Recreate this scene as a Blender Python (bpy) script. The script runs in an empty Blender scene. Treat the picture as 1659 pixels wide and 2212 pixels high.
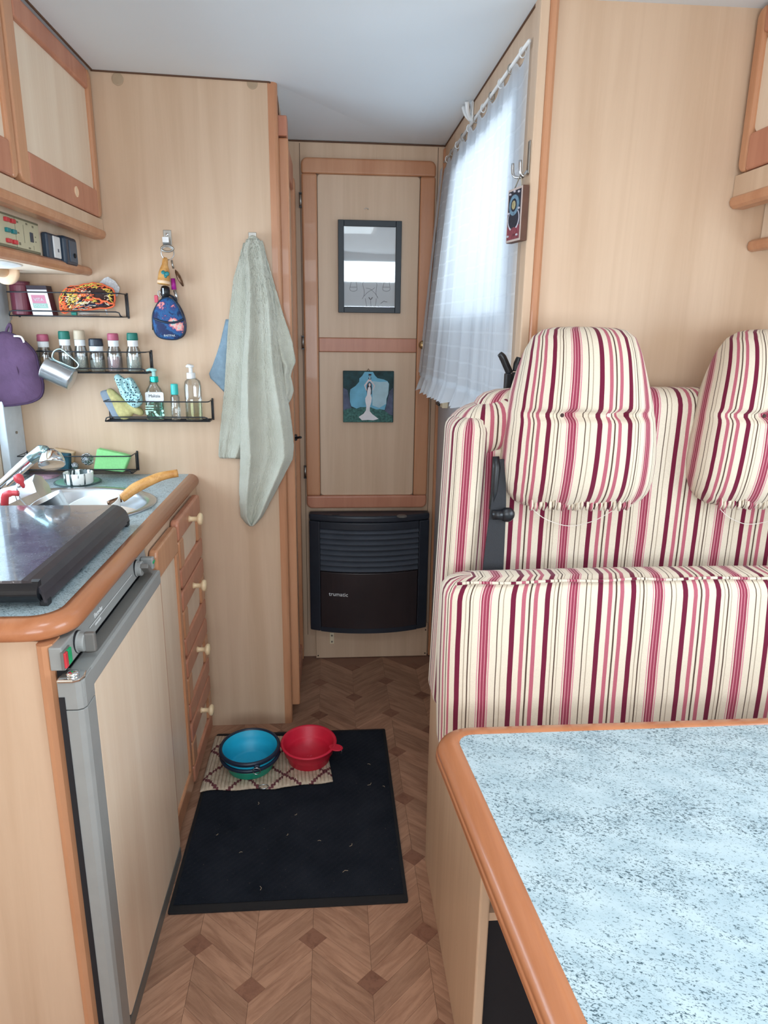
import bpy, bmesh, math, random
import numpy as np
from mathutils import Vector, Matrix
random.seed(7)
PI = math.pi
SC = bpy.context.scene
COL = SC.collection

# ------------------------------------------------------------------ camera
F_PX, CAM_H = 1491.76, 1.36
YAW, PIT, ROL = [math.radians(a) for a in (4.474, 15.091, 0.741)]
_f = Vector((math.sin(YAW)*math.cos(PIT), math.cos(YAW)*math.cos(PIT), -math.sin(PIT)))
_r = Vector((math.cos(YAW), -math.sin(YAW), 0)); _u = _r.cross(_f)
_r2 = _r*math.cos(ROL) + _u*math.sin(ROL); _u2 = -_r*math.sin(ROL) + _u*math.cos(ROL)
CAM_O = Vector((0, 0, CAM_H))
cam = bpy.data.cameras.new('camera'); camo = bpy.data.objects.new('camera', cam); COL.objects.link(camo)
mw = Matrix((_r2, _u2, -_f)).transposed().to_4x4(); mw.translation = CAM_O
camo.matrix_world = mw
cam.sensor_fit = 'VERTICAL'; cam.sensor_height = 36.0; cam.lens = F_PX/2212*36; cam.clip_start = 0.02
SC.camera = camo

def at(x, y, X=None, Y=None, Z=None):
    """world point on a known plane that the survey of the photograph gives"""
    d = _f*F_PX + _r2*(x-829.5) - _u2*(y-1106)
    t = X/d.x if X is not None else (Y/d.y if Y is not None else (Z-CAM_H)/d.z)
    return CAM_O + d*t

# ------------------------------------------------------------------ world, daylight
w = bpy.data.worlds.new('world'); SC.world = w; w.use_nodes = True
bg = w.node_tree.nodes['Background']; bg.inputs[0].default_value = (0.78, 0.90, 1.0, 1); bg.inputs[1].default_value = 1.2
def area(name, loc, direction, sx, sy, power, col):
    l = bpy.data.lights.new(name, 'AREA'); l.shape = 'RECTANGLE'; l.size = sx; l.size_y = sy; l.energy = power; l.color = col
    o = bpy.data.objects.new(name, l); COL.objects.link(o); o.location = loc
    o.rotation_euler = Vector(direction).to_track_quat('-Z', 'Y').to_euler(); return o
area('daylight_kitchen_window', (-1.04, 1.54, 1.22), (1, 0, -0.05), 1.02, 0.42, 12, (0.74, 0.88, 1.0))
area('daylight_dinette_window', (1.23, 0.55, 1.18), (-1, 0, -0.08), 0.90, 0.50, 14, (0.82, 0.92, 1.0))
area('daylight_windscreen', (0.05, -1.32, 1.20), (0, 1, 0.02), 1.60, 0.66, 30, (0.94, 0.97, 1.0))
area('overcab_reflection_light', (0.05, -1.32, 1.83), (0, 1, -0.05), 1.10, 0.20, 6, (0.94, 0.97, 1.0))  # added light, gives the picture glass its bright reflected band
area('daylight_rooflight', (0.05, 0.35, 2.10), (0, 0, -1), 0.50, 0.50, 10, (0.92, 0.97, 1.0))
area('daylight_entrance_window', (0.62, 2.05, 1.68), (-1, 0, -0.15), 0.80, 0.50, 2.6, (0.88, 0.95, 1.0))
SC.view_settings.view_transform = 'Standard'; SC.view_settings.look = 'None'
SC.view_settings.gamma = 1.0; SC.view_settings.use_curve_mapping = False
SC.view_settings.exposure = 0.13

# ------------------------------------------------------------------ materials
def lin(r, g, b):
    return tuple(((c/255)/12.92 if c/255 <= 0.04045 else ((c/255+0.055)/1.055)**2.4) for c in (r, g, b)) + (1.0,)
MATS = {}
def nt(name):
    m = bpy.data.materials.new(name); m.use_nodes = True; MATS[name] = m
    t = m.node_tree; return m, t, t.nodes['Principled BSDF']
def N(t, kind, **kw):
    n = t.nodes.new(kind)
    for k, v in kw.items(): setattr(n, k, v)
    return n
def mapping(t, scale, coord='Object', rot=(0, 0, 0)):
    c = N(t, 'ShaderNodeTexCoord'); mp = N(t, 'ShaderNodeMapping'); mp.inputs['Scale'].default_value = scale
    src = c.outputs[coord]
    if any(rot):
        m0 = N(t, 'ShaderNodeMapping'); m0.inputs['Rotation'].default_value = rot; t.links.new(src, m0.inputs['Vector']); src = m0.outputs['Vector']
    t.links.new(src, mp.inputs['Vector']); return mp.outputs['Vector']
def ramp(t, fac, stops, interp='LINEAR'):
    r = N(t, 'ShaderNodeValToRGB'); r.color_ramp.interpolation = interp
    e = r.color_ramp.elements
    e[0].position, e[0].color = stops[0]
    e[1].position, e[1].color = stops[-1]
    for p, c in stops[1:-1]:
        x = e.new(p); x.color = c
    t.links.new(fac, r.inputs['Fac']); return r.outputs['Color']
def noise(t, vec, scale, detail=4, rough=0.5, dist=0.0):
    n = N(t, 'ShaderNodeTexNoise'); n.inputs['Scale'].default_value = scale; n.inputs['Detail'].default_value = detail
    n.inputs['Roughness'].default_value = rough; n.inputs['Distortion'].default_value = dist
    if vec is not None: t.links.new(vec, n.inputs['Vector'])
    return n.outputs['Fac']
def bump(t, b, fac, strength=0.3, dist=0.002):
    n = N(t, 'ShaderNodeBump'); n.inputs['Strength'].default_value = strength; n.inputs['Distance'].default_value = dist
    t.links.new(fac, n.inputs['Height']); t.links.new(n.outputs['Normal'], b.inputs['Normal'])
def plain(name, rgb, rough=0.5, metal=0.0, spec=0.5, vary=0.06, scale=30, bmp=0.0, coat=0.0, sss=0):
    m, t, b = nt(name); c = lin(*rgb)
    lo = tuple(max(0, x*(1-vary)) for x in c[:3]) + (1,); hi = tuple(min(1, x*(1+vary)) for x in c[:3]) + (1,)
    f = noise(t, mapping(t, (1, 1, 1)), scale, 3)
    t.links.new(ramp(t, f, [(0.3, lo), (0.7, hi)]), b.inputs['Base Color'])
    b.inputs['Roughness'].default_value = rough; b.inputs['Metallic'].default_value = metal
    b.inputs['Specular IOR Level'].default_value = spec; b.inputs['Coat Weight'].default_value = coat
    if bmp: bump(t, b, noise(t, mapping(t, (1, 1, 1)), scale*6, 3), bmp, 0.002)
    return m
def wood(name, rgb, dark, grain=(14, 14, 0.9), rough=0.42, fleck=0.25, objrand=0.0, coat=0.0, spec=0.4, rot=(0, 0, 0)):
    m, t, b = nt(name); c = lin(*rgb); d = lin(*dark)
    v = mapping(t, grain, rot=rot)
    if objrand:
        oi = N(t, 'ShaderNodeObjectInfo'); va = N(t, 'ShaderNodeVectorMath'); va.operation = 'ADD'
        sc = N(t, 'ShaderNodeVectorMath'); sc.operation = 'SCALE'; sc.inputs[3].default_value = 37.0
        cb = N(t, 'ShaderNodeCombineXYZ')
        for i in range(3): t.links.new(oi.outputs['Random'], cb.inputs[i])
        t.links.new(cb.outputs[0], sc.inputs[0]); t.links.new(v, va.inputs[0]); t.links.new(sc.outputs[0], va.inputs[1]); v = va.outputs[0]
    n1 = noise(t, v, 1.4, 6, 0.6, 0.6); n2 = noise(t, v, 9, 4, 0.6, 0.2)
    mx = N(t, 'ShaderNodeMath', operation='MULTIPLY_ADD'); t.links.new(n2, mx.inputs[0]); mx.inputs[1].default_value = fleck; t.links.new(n1, mx.inputs[2])
    col = ramp(t, mx.outputs[0], [(0.42, d), (0.72, c)])
    if objrand:
        hs = N(t, 'ShaderNodeHueSaturation'); mr = N(t, 'ShaderNodeMapRange'); mr.inputs[3].default_value = 1-objrand; mr.inputs[4].default_value = 1+objrand*0.6
        t.links.new(oi.outputs['Random'], mr.inputs[0]); t.links.new(mr.outputs[0], hs.inputs['Value']); t.links.new(col, hs.inputs['Color']); col = hs.outputs['Color']
    t.links.new(col, b.inputs['Base Color'])
    b.inputs['Roughness'].default_value = rough; b.inputs['Specular IOR Level'].default_value = spec; b.inputs['Coat Weight'].default_value = coat
    bump(t, b, n2, 0.08, 0.001)
    return m
wood('wood_panel', (218, 189, 161), (205, 174, 145), (11, 11, 0.55), fleck=0.12)
wood('wood_panel_pale', (240, 220, 196), (230, 206, 180), (11, 11, 0.55), fleck=0.12)
wood('beech', (203, 148, 111), (186, 127, 90), (9, 9, 0.8), 0.33, 0.2, coat=0.15)
wood('beech_red', (198, 136, 108), (182, 118, 92), (9, 9, 0.8), 0.36, 0.2)
wood('beech_along', (186, 122, 84), (164, 100, 64), (9, 1.0, 9), 0.3, 0.2, coat=0.25)
wood('floor_plank', (178, 136, 110), (146, 106, 84), (6, 46, 20), 0.5, 0.22, 0.16, spec=0.3, rot=(0, 0, math.radians(-42.3)))
wood('floor_plank_falling', (178, 136, 110), (146, 106, 84), (6, 46, 20), 0.5, 0.22, 0.16, spec=0.3, rot=(0, 0, math.radians(42.3)))
wood('floor_block', (142, 100, 80), (118, 80, 64), (26, 26, 26), 0.5, 0.35, 0.10, spec=0.3)
wood('handle_wood', (222, 170, 104), (190, 130, 66), (30, 30, 30), 0.35, 0.2)
plain('floor_base', (140, 100, 80), 0.6)
plain('ceiling_paint', (232, 239, 244), 0.75, vary=0.02, scale=2)
plain('wall_grey', (188, 186, 190), 0.7, vary=0.03)
plain('seam_dark', (92, 62, 42), 0.6)
plain('black_plastic', (24, 27, 32), 0.35, scale=60)
plain('heater_black', (40, 46, 56), 0.40, vary=0.12, scale=12)
plain('heater_slat_lit', (74, 80, 90), 0.45, vary=0.12, scale=12)  # paler copy of the heater black, light from above put into the colour
plain('heater_panel', (50, 42, 44), 0.33, vary=0.10, scale=8)
plain('wire_black', (28, 34, 42), 0.35)
plain('grey_plastic', (150, 152, 150), 0.45, vary=0.03)
plain('grey_plastic_dark', (112, 110, 106), 0.5, vary=0.04)
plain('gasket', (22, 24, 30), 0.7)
plain('chrome', (225, 228, 230), 0.08, 1.0, vary=0.01)
plain('steel', (198, 202, 206), 0.28, 1.0, vary=0.03)
plain('steel_dull', (170, 168, 162), 0.38, 1.0, vary=0.05)
plain('brass', (176, 150, 110), 0.3, 0.9)
plain('bronze', (120, 92, 74), 0.3, 0.9, vary=0.3, scale=80)
plain('white_plastic', (236, 238, 238), 0.4, vary=0.02)
plain('cream_plastic', (238, 222, 190), 0.4, vary=0.02)
plain('knob_cream', (240, 214, 172), 0.35, vary=0.03)
plain('panel_cream', (206, 200, 168), 0.5, vary=0.03)
plain('panel_olive', (128, 124, 100), 0.5)
plain('navy_plastic', (44, 60, 78), 0.4)
plain('navy_light', (70, 88, 106), 0.45)
plain('red_plastic', (206, 58, 66), 0.4)
plain('red_handle', (196, 64, 72), 0.35)
plain('teal_dark', (28, 128, 134), 0.4)
plain('green_switch', (20, 160, 100), 0.3)
plain('silicone_red', (214, 34, 62), 0.45, vary=0.05)
plain('silicone_blue', (30, 178, 214), 0.45, vary=0.04)
plain('silicone_green', (20, 160, 132), 0.45, vary=0.04)
plain('silicone_navy', (22, 40, 62), 0.4)
plain('cap_pink', (178, 86, 112), 0.45)
plain('cap_green', (16, 112, 98), 0.45)
plain('cap_tan', (196, 180, 156), 0.4, vary=0.08)
plain('cap_black', (26, 38, 52), 0.25)
plain('label_white', (232, 236, 238), 0.5, vary=0.05, scale=200)
plain('jar_maroon', (108, 44, 60), 0.35)
plain('box_white', (236, 230, 232), 0.5, vary=0.02)
plain('box_pink', (206, 132, 156), 0.5)
plain('box_green', (150, 190, 176), 0.5)
plain('box_maroon', (92, 34, 50), 0.5)
plain('box_dark', (44, 30, 44), 0.5)
plain('spice_tan', (214, 178, 140), 0.9, vary=0.2, scale=300)
plain('spice_grey', (196, 200, 190), 0.9, vary=0.3, scale=300)
plain('spice_pink', (206, 178, 182), 0.9, vary=0.2, scale=300)
plain('spice_dark', (150, 156, 150), 0.9, vary=0.5, scale=300)
plain('aqua_plastic', (60, 196, 190), 0.35)
plain('aqua_pale', (176, 226, 222), 0.4)
plain('aqua_metal', (40, 190, 176), 0.2, 0.6)
plain('leaf_print', (196, 236, 214), 0.5)
plain('sponge_green', (150, 222, 146), 0.9, vary=0.05, scale=150, bmp=0.4)
plain('sponge_dark', (40, 82, 96), 0.95, vary=0.2, scale=150, bmp=0.4)
plain('sponge_brown', (206, 176, 140), 0.9, vary=0.06, scale=150, bmp=0.3)
plain('sponge_grey', (146, 160, 176), 0.9, vary=0.05, scale=120, bmp=0.2)
plain('cloth_yellow', (196, 186, 128), 0.95, vary=0.12, scale=120, bmp=0.5)
plain('cloth_pink', (208, 170, 190), 0.95, vary=0.06, scale=120, bmp=0.4)
plain('purple_cloth', (78, 54, 80), 0.95, vary=0.15, scale=20, bmp=0.4)
plain('purple_edge', (58, 38, 64), 0.95, bmp=0.3)
plain('coaster_green', (120, 170, 150), 0.45, vary=0.05)
plain('coaster_rim', (90, 112, 110), 0.45, vary=0.05)
plain('salmon', (240, 150, 130), 0.5)
plain('enamel_white', (240, 242, 238), 0.18, vary=0.01)
plain('magenta', (176, 34, 150), 0.5)
plain('coral', (226, 92, 112), 0.6)
plain('mug_handle', (172, 204, 208), 0.2, 0.9)
plain('paper', (214, 220, 224), 0.8, vary=0.02)
plain('pencil', (96, 98, 108), 0.8)
plain('frame_black', (26, 36, 44), 0.45)
plain('paint_teal', (30, 62, 66), 0.7, vary=0.5, scale=40)
plain('paint_sky', (110, 176, 204), 0.7, vary=0.2, scale=18)
plain('paint_pale', (172, 204, 216), 0.7, vary=0.1, scale=30)
plain('paint_grass', (60, 106, 100), 0.7, vary=0.5, scale=120)
plain('paint_purple', (84, 92, 116), 0.7, vary=0.3, scale=40)
plain('paint_skin', (226, 206, 206), 0.7)
plain('paint_dress', (232, 230, 234), 0.7)
plain('paint_hair', (44, 36, 48), 0.7)
plain('rope', (176, 168, 150), 0.9)
plain('plaque_wood', (96, 62, 46), 0.6, vary=0.2)
plain('plaque_edge', (196, 178, 170), 0.6)
plain('plaque_dark', (34, 40, 54), 0.5, vary=0.4, scale=200)
plain('plaque_blue', (104, 136, 156), 0.5, vary=0.3, scale=150)
plain('plaque_red', (132, 60, 72), 0.5, vary=0.3, scale=120)
plain('plaque_gold', (170, 160, 120), 0.5, vary=0.3, scale=150)
plain('plaque_pale', (200, 196, 206), 0.5)
plain('belt_black', (30, 32, 38), 0.6, vary=0.1, scale=150, bmp=0.3)
plain('thread', (240, 230, 220), 0.8)
plain('dowel_pale', (240, 205, 170), 0.45)
plain('light_white', (245, 245, 242), 0.4)
plain('rubber', (20, 22, 26), 0.6)
plain('screw', (150, 142, 130), 0.35, 0.8)
plain('screw_cap', (176, 152, 124), 0.5)
plain('denim', (132, 156, 172), 0.95, vary=0.1, scale=80, bmp=0.4)
plain('debris', (190, 170, 140), 0.9)
plain('screw_dark', (30, 22, 18), 0.8)  # dark brown of the small baseboard screws
plain('lace', (226, 228, 232), 0.9, vary=0.25, scale=160)
plain('frame_pale', (206, 216, 224), 0.5)
for nm, c in dict(orange=(236, 110, 70), yellow=(226, 196, 90), brown=(70, 50, 48), ivory=(232, 214, 186), navy=(46, 54, 84)).items():
    plain('yarn_'+nm, c, 0.95, vary=0.08)

def glass_mat(name, tint=(1, 1, 1), fac=0.12, rough=0.03):
    m = bpy.data.materials.new(name); m.use_nodes = True; MATS[name] = m; t = m.node_tree; t.nodes.clear()
    o = N(t, 'ShaderNodeOutputMaterial'); mx = N(t, 'ShaderNodeMixShader'); tr = N(t, 'ShaderNodeBsdfTransparent'); gl = N(t, 'ShaderNodeBsdfGlossy')
    tr.inputs[0].default_value = tint + (1,); gl.inputs['Roughness'].default_value = rough
    lw = N(t, 'ShaderNodeLayerWeight'); lw.inputs[0].default_value = 0.35
    mr = N(t, 'ShaderNodeMapRange'); mr.inputs[3].default_value = fac*0.5; mr.inputs[4].default_value = min(1, fac*4)
    t.links.new(lw.outputs['Fresnel'], mr.inputs[0]); t.links.new(mr.outputs[0], mx.inputs[0])
    t.links.new(tr.outputs[0], mx.inputs[1]); t.links.new(gl.outputs[0], mx.inputs[2]); t.links.new(mx.outputs[0], o.inputs[0])
    return m
glass_mat('window_glass', (0.95, 0.98, 1.0), 0.08)
glass_mat('picture_glass', (0.98, 0.98, 0.98), 0.14, 0.02)
glass_mat('jar_glass', (0.975, 0.985, 0.985), 0.16)
glass_mat('bottle_clear', (0.97, 0.985, 0.985), 0.18)
glass_mat('bottle_aqua', (0.45, 0.86, 0.78), 0.18)
glass_mat('soap_green', (0.62, 0.93, 0.87), 0.05)
glass_mat('soap_yellow', (0.94, 0.95, 0.82), 0.05)

# speckled laminate
def laminate(name, base, base2, speck, amount, scale, rough):
    m, t, b = nt(name)
    v = mapping(t, (1.0, 1.9, 1.0), rot=(0, 0, math.radians(24)))
    big = noise(t, v, 7, 3, 0.6, 0.4)
    fine = noise(t, v, scale, 3, 0.65, 0.9)
    sub = N(t, 'ShaderNodeMath', operation='MULTIPLY_ADD'); t.links.new(big, sub.inputs[0]); sub.inputs[1].default_value = 0.24; t.links.new(fine, sub.inputs[2])
    mask = ramp(t, sub.outputs[0], [(amount, (0, 0, 0, 1)), (amount+0.07, (1, 1, 1, 1))])
    bc = ramp(t, noise(t, v, 16, 3), [(0.35, lin(*base)), (0.65, lin(*base2))])
    mx = N(t, 'ShaderNodeMix', data_type='RGBA'); mx.inputs[7].default_value = lin(*speck)
    t.links.new(mask, mx.inputs[0]); t.links.new(bc, mx.inputs[6]); t.links.new(mx.outputs[2], b.inputs['Base Color'])
    b.inputs['Roughness'].default_value = rough; b.inputs['Specular IOR Level'].default_value = 0.45
    return m
laminate('laminate', (182, 200, 206), (163, 184, 192), (66, 90, 99), 0.664, 230, 0.30)

# hob lid glass
m, t, b = nt('hob_glass'); v = mapping(t, (1, 1, 1))
f = noise(t, v, 10, 6, 0.7, 1.5); f2 = noise(t, v, 260, 2, 0.6)
t.links.new(ramp(t, f2, [(0.62, lin(62, 66, 78)), (0.74, lin(170, 172, 176))]), b.inputs['Base Color'])
t.links.new(ramp(t, f, [(0.35, (0.14,)*3+(1,)), (0.7, (0.36,)*3+(1,))]), b.inputs['Roughness'])
b.inputs['Specular IOR Level'].default_value = 1.0; b.inputs['Coat Weight'].default_value = 1.0; b.inputs['Coat Roughness'].default_value = 0.06
plain('hob_metal', (66, 64, 70), 0.3, 0.35, vary=0.1, scale=40)

# striped upholstery, u of the UV map runs across the stripes in metres
def stripes():
    m, t, b = nt('striped_fabric'); P = 0.170
    uv = N(t, 'ShaderNodeUVMap'); sep = N(t, 'ShaderNodeSeparateXYZ'); t.links.new(uv.outputs[0], sep.inputs[0])
    wob = noise(t, mapping(t, (1, 1, 1)), 9, 2)
    wa = N(t, 'ShaderNodeMath', operation='MULTIPLY_ADD'); t.links.new(wob, wa.inputs[0]); wa.inputs[1].default_value = 0.003; t.links.new(sep.outputs[0], wa.inputs[2])
    dv = N(t, 'ShaderNodeMath', operation='DIVIDE'); t.links.new(wa.outputs[0], dv.inputs[0]); dv.inputs[1].default_value = P
    fr = N(t, 'ShaderNodeMath', operation='FRACT'); t.links.new(dv.outputs[0], fr.inputs[0])
    cream, burg, pink, brown, grey, rose, tan = lin(227, 213, 192), lin(112, 30, 56), lin(182, 98, 112), lin(92, 70, 60), lin(176, 158, 138), lin(152, 62, 82), lin(210, 190, 160)
    lpk = lin(206, 140, 148); st = [(0.0, cream)]
    def band(c, wd, col): st.append((max(0, c-wd/2), col)); st.append((c+wd/2, cream))
    band(0.035, 0.056, burg); band(0.155, 0.046, pink); band(0.222, 0.020, brown); band(0.292, 0.046, pink); band(0.425, 0.058, burg)
    band(0.500, 0.010, grey); band(0.545, 0.012, brown); band(0.580, 0.010, grey)
    p = 0.650
    for wd, c in ((0.013, lpk), (0.010, cream), (0.022, rose), (0.011, lpk), (0.025, rose), (0.011, lpk), (0.024, rose), (0.011, cream), (0.013, lpk)):
        st.append((p, c)); p += wd
    st.append((p, cream))
    band(0.872, 0.010, brown); band(0.925, 0.010, grey)
    col = ramp(t, fr.outputs[0], st, 'CONSTANT')
    weave = noise(t, mapping(t, (1, 1, 1)), 700, 1)
    mx = N(t, 'ShaderNodeMix', data_type='RGBA', blend_type='MULTIPLY'); mx.inputs[0].default_value = 0.25
    t.links.new(col, mx.inputs[6]); t.links.new(ramp(t, weave, [(0.3, (0.6, 0.6, 0.6, 1)), (0.7, (1, 1, 1, 1))]), mx.inputs[7])
    t.links.new(mx.outputs[2], b.inputs['Base Color']); b.inputs['Roughness'].default_value = 0.95
    b.inputs['Specular IOR Level'].default_value = 0.15; b.inputs['Sheen Weight'].default_value = 0.15
    bump(t, b, weave, 0.25, 0.0008)
stripes()

# terry towel
m, t, b = nt('terry'); v = mapping(t, (1, 1, 1)); f = noise(t, v, 420, 3, 0.7); g = noise(t, v, 14, 3)
t.links.new(ramp(t, g, [(0.3, lin(224, 225, 206)), (0.7, lin(238, 239, 222))]), b.inputs['Base Color'])
b.inputs['Roughness'].default_value = 1.0; b.inputs['Sheen Weight'].default_value = 0.3; bump(t, b, f, 1.0, 0.006)

# black entrance mat
m, t, b = nt('mat_black'); v = mapping(t, (1, 1, 1)); f = noise(t, v, 330, 3, 0.7); g = noise(t, v, 7, 4, 0.6); h = noise(t, v, 160, 2)
a = ramp(t, g, [(0.3, lin(24, 29, 38)), (0.75, lin(42, 46, 54))])
mx = N(t, 'ShaderNodeMix', data_type='RGBA'); t.links.new(ramp(t, h, [(0.69, (0, 0, 0, 1)), (0.76, (0.6, 0.6, 0.6, 1))]), mx.inputs[0])
t.links.new(a, mx.inputs[6]); mx.inputs[7].default_value = lin(88, 80, 74); t.links.new(mx.outputs[2], b.inputs['Base Color'])
b.inputs['Roughness'].default_value = 0.95; b.inputs['Specular IOR Level'].default_value = 0.15; bump(t, b, f, 0.8, 0.004)

# woven rug with brown lozenges (UV in metres)
m, t, b = nt('rug_weave'); uv = N(t, 'ShaderNodeUVMap'); sep = N(t, 'ShaderNodeSeparateXYZ'); t.links.new(uv.outputs[0], sep.inputs[0])
def tri(src, period):
    d = N(t, 'ShaderNodeMath', operation='PINGPONG'); t.links.new(src, d.inputs[0]); d.inputs[1].default_value = period; return d.outputs[0]
sn = N(t, 'ShaderNodeMath', operation='SNAP'); t.links.new(sep.outputs[0], sn.inputs[0]); sn.inputs[1].default_value = 0.0075
a1 = tri(sn.outputs[0], 0.062); a2 = tri(sep.outputs[1], 0.074)
mu = N(t, 'ShaderNodeMath', operation='MULTIPLY'); t.links.new(a2, mu.inputs[0]); mu.inputs[1].default_value = 0.062/0.074
ad = N(t, 'ShaderNodeMath', operation='ADD'); t.links.new(a1, ad.inputs[0]); t.links.new(mu.outputs[0], ad.inputs[1])
sb = N(t, 'ShaderNodeMath', operation='SUBTRACT'); t.links.new(ad.outputs[0], sb.inputs[0]); sb.inputs[1].default_value = 0.062
ab = N(t, 'ShaderNodeMath', operation='ABSOLUTE'); t.links.new(sb.outputs[0], ab.inputs[0])
base = ramp(t, noise(t, mapping(t, (1, 1, 1)), 60, 3), [(0.3, lin(184, 164, 142)), (0.7, lin(208, 190, 168))])
lt = N(t, 'ShaderNodeMath', operation='LESS_THAN'); t.links.new(ab.outputs[0], lt.inputs[0]); lt.inputs[1].default_value = 0.0058
mx = N(t, 'ShaderNodeMix', data_type='RGBA'); t.links.new(lt.outputs[0], mx.inputs[0]); t.links.new(base, mx.inputs[6]); mx.inputs[7].default_value = lin(112, 66, 70)
t.links.new(mx.outputs[2], b.inputs['Base Color']); b.inputs['Roughness'].default_value = 0.95; b.inputs['Specular IOR Level'].default_value = 0.1
bump(t, b, noise(t, mapping(t, (1, 1, 1)), 300, 2), 0.5, 0.003)

# sheer curtain (UV in metres): thin cloth with woven bars
def sheer(name, trans, bars=True):
    m = bpy.data.materials.new(name); m.use_nodes = True; MATS[name] = m; t = m.node_tree; t.nodes.clear()
    o = N(t, 'ShaderNodeOutputMaterial'); df = N(t, 'ShaderNodeBsdfDiffuse'); tl = N(t, 'ShaderNodeBsdfTranslucent'); tr = N(t, 'ShaderNodeBsdfTransparent')
    df.inputs[0].default_value = lin(240, 245, 250); tl.inputs[0].default_value = lin(240, 246, 252)
    m1 = N(t, 'ShaderNodeMixShader'); m1.inputs[0].default_value = 0.5; m2 = N(t, 'ShaderNodeMixShader')
    t.links.new(df.outputs[0], m1.inputs[1]); t.links.new(tl.outputs[0], m1.inputs[2])
    t.links.new(m1.outputs[0], m2.inputs[1]); t.links.new(tr.outputs[0], m2.inputs[2]); t.links.new(m2.outputs[0], o.inputs[0])
    uv = N(t, 'ShaderNodeUVMap'); sep = N(t, 'ShaderNodeSeparateXYZ'); t.links.new(uv.outputs[0], sep.inputs[0])
    def line(src, per, wd):
        a = N(t, 'ShaderNodeMath', operation='DIVIDE'); t.links.new(src, a.inputs[0]); a.inputs[1].default_value = per
        c = N(t, 'ShaderNodeMath', operation='FRACT'); t.links.new(a.outputs[0], c.inputs[0])
        d = N(t, 'ShaderNodeMath', operation='LESS_THAN'); t.links.new(c.outputs[0], d.inputs[0]); d.inputs[1].default_value = wd; return d.outputs[0]
    if bars:
        h = line(sep.outputs[1], 0.044, 0.13); vl = line(sep.outputs[0], 0.058, 0.05)
        mxx = N(t, 'ShaderNodeMath', operation='MAXIMUM'); t.links.new(h, mxx.inputs[0]); t.links.new(vl, mxx.inputs[1])
        mr = N(t, 'ShaderNodeMapRange'); t.links.new(mxx.outputs[0], mr.inputs[0]); mr.inputs[3].default_value = trans; mr.inputs[4].default_value = trans*0.25
        t.links.new(mr.outputs[0], m2.inputs[0])
    else: m2.inputs[0].default_value = trans
sheer('curtain_sheer', 0.14); sheer('curtain_hem', 0.08, False)

# dotted cloth, floral pouch
m, t, b = nt('cloth_dotted'); vo = N(t, 'ShaderNodeTexVoronoi'); vo.inputs['Scale'].default_value = 135; vo.inputs['Randomness'].default_value = 0.45
t.links.new(mapping(t, (1, 0.6, 1)), vo.inputs['Vector'])
t.links.new(ramp(t, vo.outputs['Distance'], [(0.0, lin(36, 60, 80)), (0.27, lin(36, 60, 80)), (0.31, lin(176, 220, 224)), (1, lin(192, 230, 232))]), b.inputs['Base Color']); b.inputs['Roughness'].default_value = 0.95
m, t, b = nt('pouch_print'); vo = N(t, 'ShaderNodeTexVoronoi'); vo.inputs['Scale'].default_value = 24; t.links.new(mapping(t, (1, 1, 1)), vo.inputs['Vector'])
wv = noise(t, mapping(t, (1, 1, 1)), 160, 2)
ml = N(t, 'ShaderNodeMath', operation='MULTIPLY_ADD'); t.links.new(wv, ml.inputs[0]); ml.inputs[1].default_value = 0.5; t.links.new(vo.outputs['Distance'], ml.inputs[2])
t.links.new(ramp(t, ml.outputs[0], [(0.34, lin(60, 190, 190)), (0.44, lin(238, 196, 186)), (0.56, lin(234, 138, 136)), (0.64, lin(44, 64, 124)), (0.80, lin(34, 96, 150)), (0.95, lin(26, 40, 86))]), b.inputs['Base Color']); b.inputs['Roughness'].default_value = 0.7
# zebra dish
m, t, b = nt('dish_zebra'); f = noise(t, mapping(t, (55, 55, 9)), 1.2, 3, 0.5, 0.8)
t.links.new(ramp(t, f, [(0.45, lin(40, 60, 60)), (0.49, lin(238, 242, 238))]), b.inputs['Base Color']); b.inputs['Roughness'].default_value = 0.3

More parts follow.
